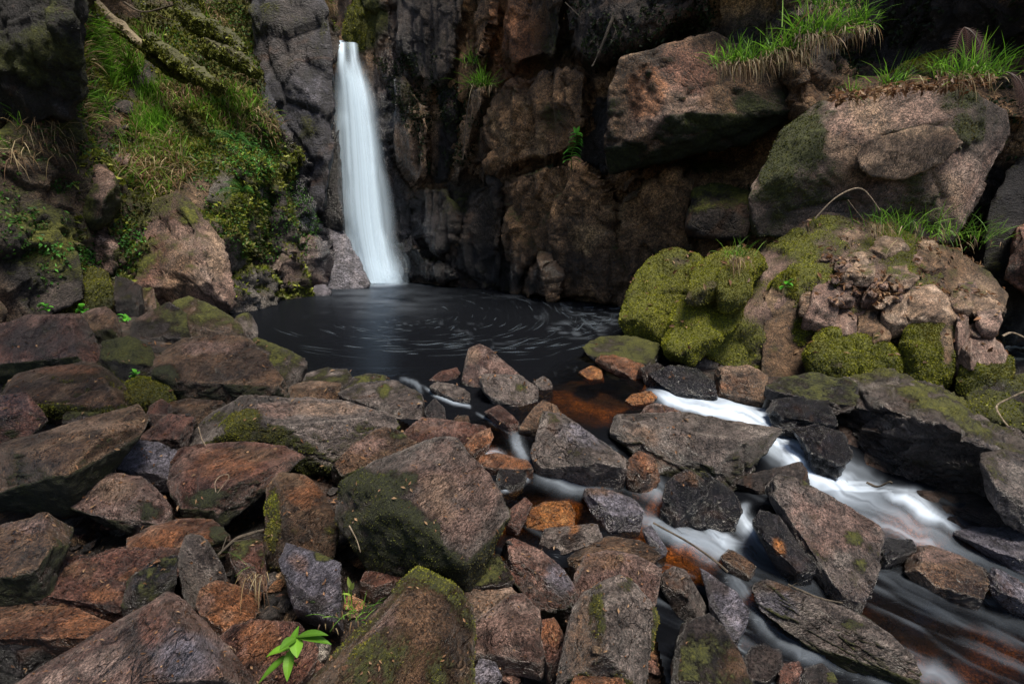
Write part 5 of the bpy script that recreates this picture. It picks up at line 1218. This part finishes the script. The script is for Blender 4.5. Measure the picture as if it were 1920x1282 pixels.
("green mossy cushion rock under the left bank",.25,[(100,590),(110,520),(150,495),(200,510),(215,560),(190,595)],'dark',W(lean=.6,th=.7,moss=.9,mode='all',mb=.3,fuzz=4000,mblobs=[(125,530,20,16,.8),(205,560,20,16,.7)])),
("pale flat stone at the foot of the left cliff",0,[(584,550),(590,536),(608,532),(622,545),(618,553),(600,555)],'slate',W(lean=.5,th=.5)),
("low shore stone under the left bank",0,[(436,622),(440,592),(465,585),(485,612),(480,630),(455,635)],'grey',W(lean=.4,th=.5,moss=.3,mode='top',mb=.3)),
]
BL = []
HERO = ("large central", "mossy ridge", "pale pillar", "flat topped", "brown pyramid", "upright block", "big rough", "long mossy hump", "large pointed", "big flat-faced", "long dark ridge", "pinkish square", "peaked brown")
for lab, gz, pts, pal, kw in R:
    if lab.startswith(HERO): kw.update(faces=7, cuts=1, rough=.55)
    else: kw.setdefault('cuts', 3)
    kw.setdefault('wet', .6); kw.setdefault('rough', .8)
    BL.append((lab, rock(lab, gz, pts, pal, **kw)))

# ---- the boulder banks go on beyond the picture's edges: one mass of scree on each side
def scree(zones, seed):
    rr = np.random.default_rng(seed); vs_, qs, at_, o = [], [], {}, 0
    for x0, x1, y0, y1, z, cnt in zones:
        for _ in range(cnt):
            c = np.array([rr.uniform(x0, x1), rr.uniform(y0, y1), z + rr.uniform(-.05, .12)]); sz = rr.uniform(.22, .55)
            pts = [c + x * np.array([1.25, 1, .62]) * sz for x in unit(rr.normal(0, 1, (11, 3)))]
            v, q, at = rock_mesh(pts, 15, pal=['grey', 'brown', 'red', 'pink', 'dark'][rr.integers(5)], moss=.35, mode='top', mb=.25, wet=.4, rough=.8)
            x_, y_ = proj(v)
            if ((x_ > -12) & (x_ < 1932) & (y_ < 1300) & (v[:, 1] > .1)).any(): continue
            vs_.append(v); qs.append(q + o); o += len(v)
            for k, a in at.items(): at_.setdefault(k, []).append(a)
    obj("scree", mesh_np("scree", np.concatenate(vs_), np.concatenate(qs), {k: np.concatenate(a) for k, a in at_.items()}), M_ROCK, kind="structure")
scree([(-3.6, -1.4, .3, 2.2, -.1, 34), (-6, -2.4, 1.6, 4.2, .0, 50), (-8, -4.2, 3.6, 6.5, .15, 34)], 3)
scree([(3.2, 6.5, .8, 3.4, -.55, 40), (4.6, 8.5, 3.0, 6.5, -.3, 44), (1.6, 4, .1, 1.3, -.6, 24)], 9)

# ================================================================== VEGETATION
def veg(name, parts, mat, label=None, cat=None, parent=None, kind=None, group=None):
    v, q, c = join(parts)
    org = v.mean(0) * np.array([1, 1, 0]) + np.array([0, 0, v[:, 2].min()]) if parent is None else np.array(parent.location)
    return obj(name, mesh_np(name, v - org, q, dict(col=c), False), mat, parent, label, cat, group, kind, org if parent is None else None)
UP = np.array([0, 0, 1.0])
def on_surf(S, polys, count, rg, dens=None):
    o, v, q, at = S
    px, py = proj(v)
    w = np.zeros(len(v))
    for po in polys: w = np.maximum(w, inpoly(px, py, po).astype(float))
    if dens is not None: w = w * sstep(dens, dens + .5, fbm(v * 1.8, 3, 61))
    return sample(v, q, w, count, rg)
def grass_on(S, polys, count, ln, wd, green, droop, rg, tilt=.6, dens=None):
    r = on_surf(S, polys, count, rg, dens)
    p, n, _ = r
    d = unit(UP * .8 + n * .55 + rg.normal(0, tilt * .5, p.shape))
    isg = rg.random(len(p)) < np.clip(green + .5 * fbm(p * 1.5, 2, 5), 0, 1)
    col = np.where(isg[:, None], pick(GREEN, len(p), rg), pick(DEAD, len(p), rg))
    dr = np.where(isg, droop * .8, droop * 1.5)[:, None]
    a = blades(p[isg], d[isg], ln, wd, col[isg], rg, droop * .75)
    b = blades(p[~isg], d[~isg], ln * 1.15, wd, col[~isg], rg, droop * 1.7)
    return [a, b]
rg = np.random.default_rng(11)
GP = [[(152,20),(205,62),(272,122),(270,155),(205,192),(155,195)], [(255,62),(300,72),(312,92),(270,92)],
      [(250,225),(285,165),(340,148),(400,160),(440,160),(482,190),(525,232),(510,262),(440,246),(400,255),(380,215),(330,200),(300,245)],
      [(235,280),(245,215),(310,205),(345,260),(362,330),(330,365),(250,360),(215,330)], [(145,185),(205,185),(212,245),(160,250)]]
parts = grass_on(LEFT, GP, 3600, .32, .022, .66, .55, rg, dens=-.5)
parts += grass_on(LEFT, [GP[2], GP[3]], 1300, .42, .018, .25, .9, rg, dens=-.2)
parts += grass_on(LEFT, [[(155,25),(205,62),(268,120),(262,150),(215,165),(165,90)], GP[1]], 1500, .32, .024, .98, .45, rg)
parts += grass_on(LEFT, [[(255,170),(330,150),(330,170),(270,215)], [(400,165),(440,165),(480,195),(470,205)], [(245,215),(300,215),(310,250),(250,250)]], 1300, .27, .022, .95, .5, rg)
parts += grass_on(LEFT, [[(370,20),(400,5),(430,50),(445,90),(480,130),(470,150),(420,110)], [(560,-5),(620,-5),(630,15),(600,20)]], 900, .38, .018, .25, 1.1, rg)
parts += grass_on(LEFT, [[(25,200),(100,200),(140,260),(120,290),(40,285)], [(0,260),(40,260),(60,300),(0,300)]], 200, .38, .014, .12, 1.1, rg)
veg("grass", parts, M_LEAF, "green and straw coloured grass covering the left slope", "grass", kind="stuff")
mo = LEFT[3]; mpx, mpy = proj(LEFT[1])
mw = sstep(.4, .8, mo['moss']) * ((mpx > 140) & (mpx < 640) & (mpy > -20) & (mpy < 560))
r0 = sample(LEFT[1], LEFT[2], mw, 26000, rg)
mt_ = sstep(-.3, .5, fbm(r0[0] * 1.6, 3, 71))[:, None]
mc_ = pick([(.10,.13,.012),(.17,.20,.02),(.26,.28,.04),(.05,.07,.01)], 26000, rg) * (1 - mt_) + pick([(.05,.05,.014),(.10,.08,.025),(.035,.05,.01)], 26000, rg) * mt_
veg("moss", [moss_tris(r0[0], r0[1], .075, .06, mc_, rg)], M_MOSS, "yellow-green moss mat over the left slope", "moss", kind="stuff")
# creeping leaves on the left bank and cliff
r1 = on_surf(LEFT, [[(0,290),(160,290),(260,380),(250,470),(300,560),(100,580),(0,480)], [(300,230),(520,230),(600,420),(560,500),(430,480),(380,380)], [(60,150),(240,190),(220,300),(60,280)], [(300,0),(480,0),(500,190),(330,140)]], 9000, rg, dens=-.35)
r2 = on_surf(LEFT, [[(430,250),(520,260),(505,340),(420,330)], [(205,420),(280,430),(270,480),(215,480)], [(60,440),(180,470),(215,570),(120,560)]], 2600, rg)
pp = [leafcards(r1[0] + r1[1] * .03, unit(r1[1] + UP * .5), .055, .036, pick(IVY, len(r1[0]), rg), rg, .7), leafcards(r2[0] + r2[1] * .05, unit(r2[1] + UP * .6), .06, .04, pick([(.06,.20,.03),(.09,.26,.04),(.05,.14,.03)], len(r2[0]), rg), rg, .6)]
veg("ground_cover", pp, M_LEAF, "small leafy creepers and moss plants over the left bank", "ground cover", kind="stuff")
# dark creepers on the right cliff
r3 = on_surf(RIGHT, [[(1060,0),(1330,0),(1330,60),(1180,110),(1110,150)], [(1500,-20),(1920,-20),(1920,330),(1820,330),(1780,140),(1560,140)], [(1800,330),(1920,330),(1920,560),(1820,520)], [(1280,420),(1440,330),(1440,460),(1280,470)], [(700,100),(900,100),(900,300),(800,330)]], 5200, rg, dens=-.2)
veg("ground_cover", [leafcards(r3[0] + r3[1] * .04, unit(r3[1] + UP * .5), .08, .05, pick([(.02,.035,.012),(.035,.05,.016),(.012,.02,.008)], len(r3[0]), rg), rg, .8)], M_LEAF, "dark creeping plants clinging to the shaded right cliff", "ground cover", kind="stuff")
# foliage on the far rim above the fall
r4 = on_surf(FAR, [[(430,-200),(800,-200),(800,110),(560,110)]], 6000, rg)
veg("bush", [leafcards(r4[0] + r4[1] * rg.random((6000, 1)) * .9, unit(r4[1] + UP), .17, .10, pick([(.03,.09,.015),(.05,.14,.02),(.09,.20,.03),(.02,.05,.01)], 6000, rg), rg, .9)], M_LEAF, "green bushes seen through the gap above the waterfall", "bush", kind="stuff")

def tuft(label, px, py, Y, count, ln, wd, spread, green=.8, hang=0, rg=rg, cat="grass"):
    """one clump: green blades above, dead thatch and roots hanging below"""
    c = P(px, py, Y)
    root = thing("grass_tuft", label, cat, tuple(c))
    k = int(count * green)
    p = c + rg.normal(0, 1, (k, 3)) * np.array([spread, spread * .5, spread * .22])
    d = unit(UP + rg.normal(0, .42, p.shape) + (p - c) / max(spread, .01) * .25 + np.array([0, -.25, 0]))
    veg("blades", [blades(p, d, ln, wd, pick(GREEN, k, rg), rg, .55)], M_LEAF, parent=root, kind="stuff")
    k2 = int(.6 * (count - k + hang * count))
    if k2 > 0:
        p = c + rg.normal(0, 1, (k2, 3)) * np.array([spread * 1.05, spread * .4, spread * .2]) + np.array([0, -.03, -.02])
        d = unit(rg.normal(0, .5, p.shape) + np.array([0, -.7, .15 - .5 * (hang > 0)]))
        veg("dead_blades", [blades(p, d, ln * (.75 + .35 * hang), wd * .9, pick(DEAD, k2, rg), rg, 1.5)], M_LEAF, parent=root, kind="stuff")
TUF = [("grass tuft with brown hanging roots, leftmost on the right ledge",1385,118,8.35,300,.38,.017,.17,.55,.5),
 ("grass clump on the right ledge, second from its left end",1470,95,8.2,260,.36,.017,.16,.5,.5),
 ("tallest bright grass clump on the right ledge",1535,62,8.1,360,.42,.017,.18,.6,.4),
 ("grass clump at the upper right end of the ledge",1602,48,8.1,200,.36,.016,.14,.55,.4),
 ("thin grass between the first two ledge clumps",1425,112,8.3,150,.32,.015,.14,.35,.7),
 ("grass clump reaching the top edge above the right ledge",1560,8,8.3,220,.38,.016,.20,.65,.3),
 ("small grass tuft left of the huge pink boulder's top",1598,178,7.05,70,.26,.010,.06,.75,.2),
 ("arching grass tuft on the huge pink boulder's ridge",1672,160,7.0,70,.40,.012,.10,.9,.1),
 ("thick grass tuft at the right end of the boulder ridge",1835,140,6.75,170,.42,.013,.20,.85,.25),
 ("pale grass tuft near the boulder ridge's right end",1795,140,6.75,110,.34,.012,.14,.5,.5),
 ("little grass tuft under the dead fern",1765,130,6.9,50,.26,.010,.07,.85,.1),
 ("small fern-like grass tuft hanging on the middle cliff face",900,158,12.6,110,.42,.020,.16,.9,.2),
 ("tiny grass tuft above the hanging cliff tuft",888,118,13.2,60,.36,.018,.12,.9,.1),
 ("yellow grass tuft in the mossy outcrop's cleft",1382,480,6.0,110,.24,.008,.08,.35,.5),
 ("grass growing behind the mossy outcrop's right shoulder",1715,430,6.6,160,.30,.010,.30,.8,.1),
 ("grass tuft in the shade behind the mossy outcrop",1805,445,6.7,140,.30,.010,.26,.85,.1),
 ("straw and grass tuft on the outcrop's crest",1650,418,6.8,80,.26,.008,.08,.5,.4),
 ("dry grass caught between upright block and red stone",487,1060,1.9,60,.14,.003,.03,.05,.3),
 ("moss and grass sprig beside the leaning ridge boulder",665,1150,1.75,70,.09,.004,.05,.7,.1)]
for t in TUF: tuft(*t)

# ---- dead fern hanging at the upper right, green fern sprigs
def fern(label, px, py, Y, fronds, ln, cols, droop, rg, name="fern", spread=1.0, down=0.0):
    c = P(px, py, Y); root = thing(name, label, "fern", tuple(c))
    for k in range(fronds):
        a = rg.uniform(-1, 1) * spread
        d = unit(np.array([math.sin(a), -.35, math.cos(a) * (1 - 1.6 * down)]))
        pts = [c]; x = c.copy(); L = ln * rg.uniform(.7, 1.1)
        for j in range(12):
            d = unit(d + np.array([0, -.02, -1]) * droop * .16); x = x + d * L / 12; pts.append(x.copy())
        pts = np.array(pts); cc = np.array(cols[rg.integers(len(cols))])
        parts = [tube(pts, np.linspace(.008, .003, len(pts)) * Y / 8, cc * .7, 4)]
        tg = unit(np.gradient(pts, axis=0)); sd = unit(np.cross(tg, np.array([0, -1, .3])))
        pl, dl, ll = [], [], []
        for j in np.linspace(1, len(pts) - 1.01, 22):
            i = int(j); q0 = pts[i] * (1 - (j - i)) + pts[min(i + 1, len(pts) - 1)] * (j - i)
            for s in (-1, 1):
                pl.append(q0); dl.append(unit(sd[i] * s + tg[i] * .45)); ll.append(L * .17 * math.sin(math.pi * min(.12 + .88 * j / len(pts), 1)) * .8 + .01)
        pl, dl, ll = np.array(pl), np.array(dl), np.array(ll)
        s = unit(np.cross(dl, np.array([0, -1, .3]))); w = (ll * .055)[:, None]
        v = np.stack([pl - s * w, pl + s * w, pl + dl * ll[:, None] + UP * -.15 * ll[:, None]], 1).reshape(-1, 3)
        parts.append((v, np.arange(len(v), dtype=np.int32).reshape(-1, 3), np.tile(cc, (len(v), 1)) * rg.uniform(.7, 1.2, (len(v), 1))))
        veg("frond", parts, M_LEAF, parent=root)
fern("dead brown fern hanging at the upper right", 1808, 52, 7.2, 6, .8, [(.075,.030,.022),(.11,.05,.03),(.05,.022,.018)], 1.6, rg, spread=.7, down=.75)
fern("dead brown fern drooping over the right boulder's end", 1885, 135, 6.6, 4, .7, [(.06,.026,.02),(.09,.042,.028)], 1.8, rg, spread=.6, down=.7)
fern("green fern sprig on the left bank below the grass", 440, 262, 10.0, 6, .42, [(.05,.18,.03),(.08,.24,.04)], .7, rg, spread=1.5)
fern("bright green fern above the mossy left rocks", 455, 360, 9.5, 6, .45, [(.07,.22,.03),(.05,.16,.03)], .9, rg, spread=1.5)

# ---- broad-leaved plants
def leaf(base, d, up, L, W, droop=.5, k=7, fold=.25):
    d = unit(np.array(d, float)); s = unit(np.cross(d, up)); nn = np.cross(s, d)
    v = []; x = np.array(base, float)
    for j in range(k + 1):
        f = j / k; w = W * .5 * (math.sin(math.pi * min(f ** .8 * .97 + .02, 1))) + .0004
        v += [x - s * w + nn * w * fold, x.copy(), x + s * w + nn * w * fold]
        d = unit(d - UP * droop * .18); nn = unit(np.cross(s, d)); x = x + d * L / k
    q = []
    for j in range(k):
        for m in (0, 1): q.append((3*j+m, 3*j+m+1, 3*j+m+4, 3*j+m+3))
    q = np.array(q); t = np.concatenate([q[:, [0, 1, 2]], q[:, [0, 2, 3]]]).astype(np.int32)
    return np.array(v), t
def plant(label, px, py, Y, leaves, stem_pts, cols, name="seedling", sr=.003, cat="plant"):
    c = P(px, py, Y); root = thing(name, label, cat, tuple(c))
    sp = spline([c + np.array(s) for s in stem_pts], 14)
    veg("stem", [tube(sp, np.linspace(sr, sr * .6, 14), (.07, .12, .02), 6)], M_LEAF, parent=root)
    for (t, d, L, W, dr) in leaves:
        b = sp[int(t * 13)]
        v, q = leaf(b, d, UP if abs(d[2]) < .8 else np.array([0, -1, .2]), L, W, dr)
        cc = np.array(cols[rg.integers(len(cols))]) * rg.uniform(.85, 1.15)
        col = np.tile(cc, (len(v), 1)); col[1::3] *= 1.25
        veg("leaf", [(v, q, col)], M_LEAF, parent=root)
BR = [(.085, .22, .014), (.12, .27, .02), (.07, .17, .014)]
plant("bright green broad-leaved seedling among the foreground boulders", 556, 1248, 1.50,
   [(1, (.8, -.1, .45), .115, .032, .5), (1, (.9, -.15, .15), .125, .034, .35), (.98, (-.35, -.5, .2), .062, .040, .5), (.97, (.25, -.6, -.1), .065, .042, .4),
    (.55, (-.95, -.2, .35), .085, .034, .8), (.45, (-.75, -.6, -.12), .118, .030, .5), (.55, (.12, -.7, -.15), .095, .034, .8), (.6, (.1, .3, .5), .07, .03, .3)], [(0, 0, 0), (-.012, -.01, .05), (.0, -.015, .10), (.022, -.02, .135)], BR)
plant("small pointed green sprout near the bottom left of centre", 660, 1128, 1.78, [(1, (-.1, -.1, 1), .06, .018, .1), (.9, (.3, -.2, .9), .05, .016, .2), (.5, (-.5, -.2, .5), .04, .014, .4)], [(0, 0, 0), (0, 0, .03), (.0, 0, .06)], [(.35,.42,.10),(.25,.36,.06)])
sl_ = []
for k in range(11):
    t = .25 + .75 * k / 10
    for s in (-1, 1): sl_.append((t, (s * rg.uniform(.7, 1), rg.uniform(-.5, .1), rg.uniform(.1, .5)), .20 * (1.15 - .5 * t), .085, .9))
sl_ += [(1, (.2, -.3, .8), .15, .07, .5), (1, (-.3, -.2, .9), .14, .06, .5)]
plant("green leafy sapling growing from the middle of the right cliff", 1072, 318, 10.2, sl_, [(0, 0, 0), (-.02, -.06, .25), (.05, -.08, .45), (.06, -.1, .62)], [(.06,.24,.03),(.09,.30,.04),(.05,.18,.03)], name="sapling", sr=.012)
SEED = [(325,622,6.75,"seedling on the dark ridge rock of the left shore"),(238,608,7.0,"seedling beside the jagged shore rock"),(158,590,6.3,"seedling left of the jagged shore rock"),(88,586,5.9,"seedling on top of the big reddish left rock"),(275,760,4.1,"seedling at the foot of the low mossy hump"),(258,712,4.5,"seedling on the low mossy hump"),(84,935,2.8,"seedling in the dark gap above the dark mossy left rock"),(1472,545,5.55,"bright herb on the outcrop's mossy column")]
for x, y, Y, lab in SEED:
    s = Y * .013
    lv = [(rg.uniform(.3, 1), (rg.uniform(-1, 1), rg.uniform(-1, .2), rg.uniform(.1, .8)), s * rg.uniform(.8, 1.2), s * .75, .7) for _ in range(11)]
    plant(lab, x, y, Y, lv, [(0, 0, 0), (0, 0, s * .6), (.1 * s, -.3 * s, s * 1.4)], [(.10,.36,.03),(.07,.28,.03)], sr=.0012 * Y / 2)

# ---- logs, roots and branches
def limb(label, pts, r0, r1, col, name="fallen_log", cat="log", moss=0, twigs=None, n=26, sides=9):
    w = np.array([P(*p) for p in pts]); sp = spline(w, n)
    root = thing(name, label, cat, tuple(sp[0]))
    v, q, c = tube(sp, np.linspace(r0, r1, n), col, sides, r0 * .25)
    veg("trunk" if name == "fallen_log" else "stick", [(v, q, c)], M_WOOD, parent=root)
    if moss:
        nr = vnormals(v, q); k = moss
        r = sample(v, q, np.clip(nr[:, 2] + .6, 0, 1), k, rg)
        vv, qq, cc = moss_tris(r[0], r[1], .07, .05, pick([(.10,.12,.015),(.17,.19,.03),(.06,.07,.012),(.24,.25,.05)], k, rg), rg)
        veg("moss", [(vv, qq, cc)], M_MOSS, parent=root, kind="stuff")
    for tp in (twigs or []):
        tw = spline([P(*p) for p in tp], 10)
        veg("twig", [tube(tw, np.linspace(r1 * .6, r1 * .25, 10), col, 5)], M_WOOD, parent=root)
limb("bare weathered log lying down the left slope from the top edge", [(150,-25,12.6),(200,30,12.4),(255,75,12.2),(300,118,11.9)], .14, .09, (.20,.16,.10), moss=900)
limb("thick mossy broken log on the left slope", [(285,82,11.8),(330,112,11.5),(370,138,11.2),(408,166,10.9)], .19, .13, (.07,.07,.025), moss=5200)
limb("thin mossy log under the thick broken log", [(280,105,11.9),(320,135,11.7),(352,148,11.5)], .09, .07, (.10,.09,.05), moss=900)
limb("mossy root ridge climbing the top left cliff", [(352,-20,13.0),(360,35,12.7),(405,62,12.5),(442,85,12.3),(448,105,12.1)], .24, .16, (.06,.06,.022), moss=6500)
limb("mossy lower root ridge with dead grass on the top left cliff", [(392,85,12.5),(420,100,12.2),(455,118,12.0),(485,142,12.0)], .22, .12, (.06,.055,.022), moss=3500)
BRN = [("bare branch tangle at the top left of centre", [(232,5,13),(262,22,12.8),(290,20,12.7),(330,10,12.6),(350,25,12.5)], .03, .012, [[(290,20,12.7),(310,35,12.6),(345,40,12.5)], [(320,-10,12.6),(330,10,12.6),(345,22,12.5)], [(335,-10,12.6),(345,15,12.5),(352,30,12.5)]]),
 ("pale arching stick over the outcrop crest", [(1528,410,6.5),(1562,375,6.45),(1600,354,6.4),(1622,358,6.4),(1640,380,6.4),(1650,395,6.4)], .010, .006, [[(1590,375,6.4),(1605,395,6.4),(1622,415,6.4)]]),
 ("long thin stick trailing in the left rapids", [(1225,980,2.7),(1262,1000,2.62),(1300,1022,2.5),(1340,1050,2.4),(1365,1072,2.33)], .006, .004, []),
 ("pale twig on the right bank at the frame edge", [(1925,732,4.2),(1890,748,4.25),(1868,762,4.25),(1880,785,4.1),(1892,800,4.0)], .010, .006, []),
 ("bent twig floating by the right slab's foot", [(1625,904,3.25),(1645,912,3.2),(1668,903,3.15),(1672,906,3.15)], .010, .006, []),
 ("thin stick on the lower slab beside the wedge boulder", [(1478,1095,2.2),(1500,1106,2.15),(1540,1122,2.1),(1580,1130,2.06)], .005, .003, [[(1480,1100,2.18),(1495,1092,2.17)]]),
 ("hanging roots on the upper right-centre cliff", [(1150,30,10.0),(1135,70,10.0),(1118,110,10.1),(1110,125,10.1)], .028, .014, [[(1060,5,10.4),(1075,20,10.2),(1090,35,10.2)], [(1145,75,10.0),(1160,85,10.0),(1172,95,10.0)], [(1150,40,10.0),(1158,72,9.9)]]),
 ("thin vine hanging down the middle cliff column", [(888,170,13.6),(878,195,13.6),(872,250,13.6),(868,300,13.6)], .016, .010, [[(905,170,13.4),(900,210,13.4),(890,240,13.4)]]),
 ("pale root across the right bank beside the outcrop", [(1880,630,5.2),(1900,624,5.2),(1935,640,5.1)], .010, .006, []),
 ("curled straw on the flat red boulder", [(405,922,2.42),(403,905,2.5),(412,893,2.55),(426,889,2.57),(429,896,2.55),(418,910,2.48),(408,924,2.42)], .0022, .0016, []),
 ("dark twig at the foot of the upright block", [(408,1040,2.05),(440,1012,2.15),(470,1000,2.18),(495,993,2.2)], .008, .005, [[(415,1035,2.05),(425,1005,2.1)], [(435,1015,2.12),(470,1010,2.1)]]),
 ("pale grass stalk beside the long mossy hump", [(372,800,3.05),(378,822,2.98),(386,835,2.95)], .004, .003, []),
 ("pale straw lying on the large central boulder's dark face", [(655,985,2.0),(668,1010,1.95),(676,1035,1.93)], .003, .002, [])]
for lab, pts, a, b, tw in BRN: limb(lab, pts, a, b, (.26,.20,.14) if "pale" in lab or "straw" in lab else (.09,.07,.05), name="branch", cat="branch", twigs=tw, n=20, sides=6)
# leaf litter over the outcrop's crest and the ledge ridges: one stuff object
LIT = []
for o, v, q, at in OUTC:
    px, py = proj(v); nr = vnormals(v, q)
    w = inpoly(px, py, [(1440,440),(1500,420),(1580,398),(1680,420),(1800,470),(1890,560),(1800,560),(1700,530),(1560,520),(1500,500)]) * (nr[:, 2] > .2) * sstep(-.2, .4, fbm(v * 2.5, 3, 9))
    w = w + .12 * inpoly(px, py, [(1545,515),(1690,500),(1700,600),(1560,590)]) * (nr[:, 2] > .3) + .05 * (nr[:, 2] > .4)
    if w.sum() < 3: continue
    k = int(min(900, w.sum() * .18 + 8))
    r = sample(v, q, w, k, rg)
    LIT.append(leafcards(r[0] + r[1] * .015, unit(r[1] + UP * .2), .075, .036, pick(LITTER, k, rg), rg, .6))
r = on_surf(RIGHT, [[(1800,420),(1930,420),(1930,760),(1800,740)]], 1500, rg)
LIT.append(leafcards(r[0] + r[1] * .03, r[1], .07, .035, pick(LITTER, 1500, rg), rg, .6))
veg("leaf_litter", LIT, M_LEAF, "brown fallen leaves strewn over the mossy outcrop", "leaf litter", kind="stuff")
k = 700; t = rg.random(k); xs = np.interp(t, [0, .5, 1], [1560, 1700, 1860]) ; ys = np.interp(t, [0, .5, 1], [186, 164, 152]) + rg.normal(0, 5, k)
p = P(xs, ys, 7.0 - .25 * t + rg.normal(0, .12, k))
veg("leaf_litter", [leafcards(p, np.tile(UP + np.array([0, -.5, 0]), (k, 1)), .08, .04, pick(LITTER, k, rg), rg, .8)], M_LEAF, "dry leaves along the crest of the huge pink boulder", "leaf litter", kind="stuff")

# ---- small stones in the gaps between the boulders (only those the camera can see are kept)
bpy.context.view_layer.update()
dg = bpy.context.evaluated_depsgraph_get()
protos = []
for k, pal in enumerate(['red', 'brown', 'dark', 'dark', 'grey', 'orange', 'black', 'brown']):
    pr = np.random.default_rng(50 + k)
    pts = [x * np.array([1, .8, .55]) * .05 for x in unit(pr.normal(0, 1, (14, 3)))]
    v, q, at = rock_mesh(pts, 9, pal=pal, rough=1.6, seed=900 + k)
    protos.append(mesh_np("stone", v, q, at)); protos[-1].materials.append(M_ROCK)
cnt = 0; USED = set(); o0 = Vector((0, 0, CAM_H))
for k in range(1500):
    if cnt >= 110: break
    px, py = random.uniform(0, 1400), random.uniform(700, 1280) if random.random() < .7 else random.uniform(1000, 1280)
    d = Vector(ray(px, py)).normalized()
    ok, loc, nrm, idx, ob_, mt = scene.ray_cast(dg, o0, d)
    if not ok or ob_.name.split('.')[0] not in ("stream_bed", "boulder"): continue
    if ob_.name.startswith("boulder") and (nrm.z < .75 or random.random() > .03): continue
    if loc.y > 5: continue
    s = random.uniform(.35, 1.25) * (1.15 if ob_.name.startswith("stream") else .5)
    pk_ = random.randrange(len(protos))
    near = min(BL, key=lambda b: (b[1].location.xy - loc.xy).length - .35 * max(b[1].dimensions.xy))[0]
    slab_ = 'small %s stone by the %s' % (['reddish', 'brown', 'dark', 'charcoal', 'grey', 'rusty', 'black', 'dull brown'][pk_], near)
    if slab_ in USED or len(slab_.split()) > 16: continue
    USED.add(slab_)
    o = obj("stone", protos[pk_], None, None, slab_, "stone", "small stones between the foreground boulders", None, loc + Vector((0, 0, .008 * s)))
    o.rotation_euler = (random.uniform(-.5, .5), random.uniform(-.5, .5), random.uniform(0, 6.28)); o.scale = (s, s, s * random.uniform(.7, 1.2))
    cnt += 1
# debris: dead leaves, needles and bits between the boulders
pd_, nd_ = [], []
for k in range(5200):
    px, py = random.uniform(0, 1300), random.uniform(640, 1282)
    ok, loc, nrm, idx, ob_, mt = scene.ray_cast(dg, o0, Vector(ray(px, py)).normalized())
    if ok and ob_.name.split('.')[0] in ("stream_bed", "boulder") and nrm.z > .35 and (ob_.name.startswith("stream") or random.random() < .25):
        pd_.append(loc + nrm * .006); nd_.append(nrm)
pd_, nd_ = np.array(pd_), np.array(nd_)
veg("leaf_litter", [leafcards(pd_, nd_, .020 * np.maximum(pd_[:, 1] / 2, .7), .009 * np.maximum(pd_[:, 1] / 2, .7), pick(LITTER, len(pd_), rg), rg, .5)], M_LEAF, "scattered dead leaves and debris between the foreground boulders", "leaf litter", kind="stuff")

# ---- unseen leaf canopy added above the frame to shade the near left side
rc = np.random.default_rng(5)
cl = []
for k in range(150):
    x, y, z = rc.uniform(-12, -.8), rc.uniform(-9, 3.0), rc.uniform(8.5, 11.5)
    if rc.random() < .25: x, y = rc.uniform(0, 6), rc.uniform(-12, -6)  # some clumps go behind the camera to cut sky fill
    n_ = 70
    cl.append(np.array([x, y, z]) + rc.normal(0, 1, (n_, 3)) * np.array([.75, .75, .35]))
cl = np.concatenate(cl)
veg("shade_canopy", [leafcards(cl, np.tile(UP, (len(cl), 1)), .34, .22, pick(IVY, len(cl), rc), rc, .7)], M_LEAF, "unseen leaf canopy added to shade the near left of the gorge", "canopy", kind="stuff")
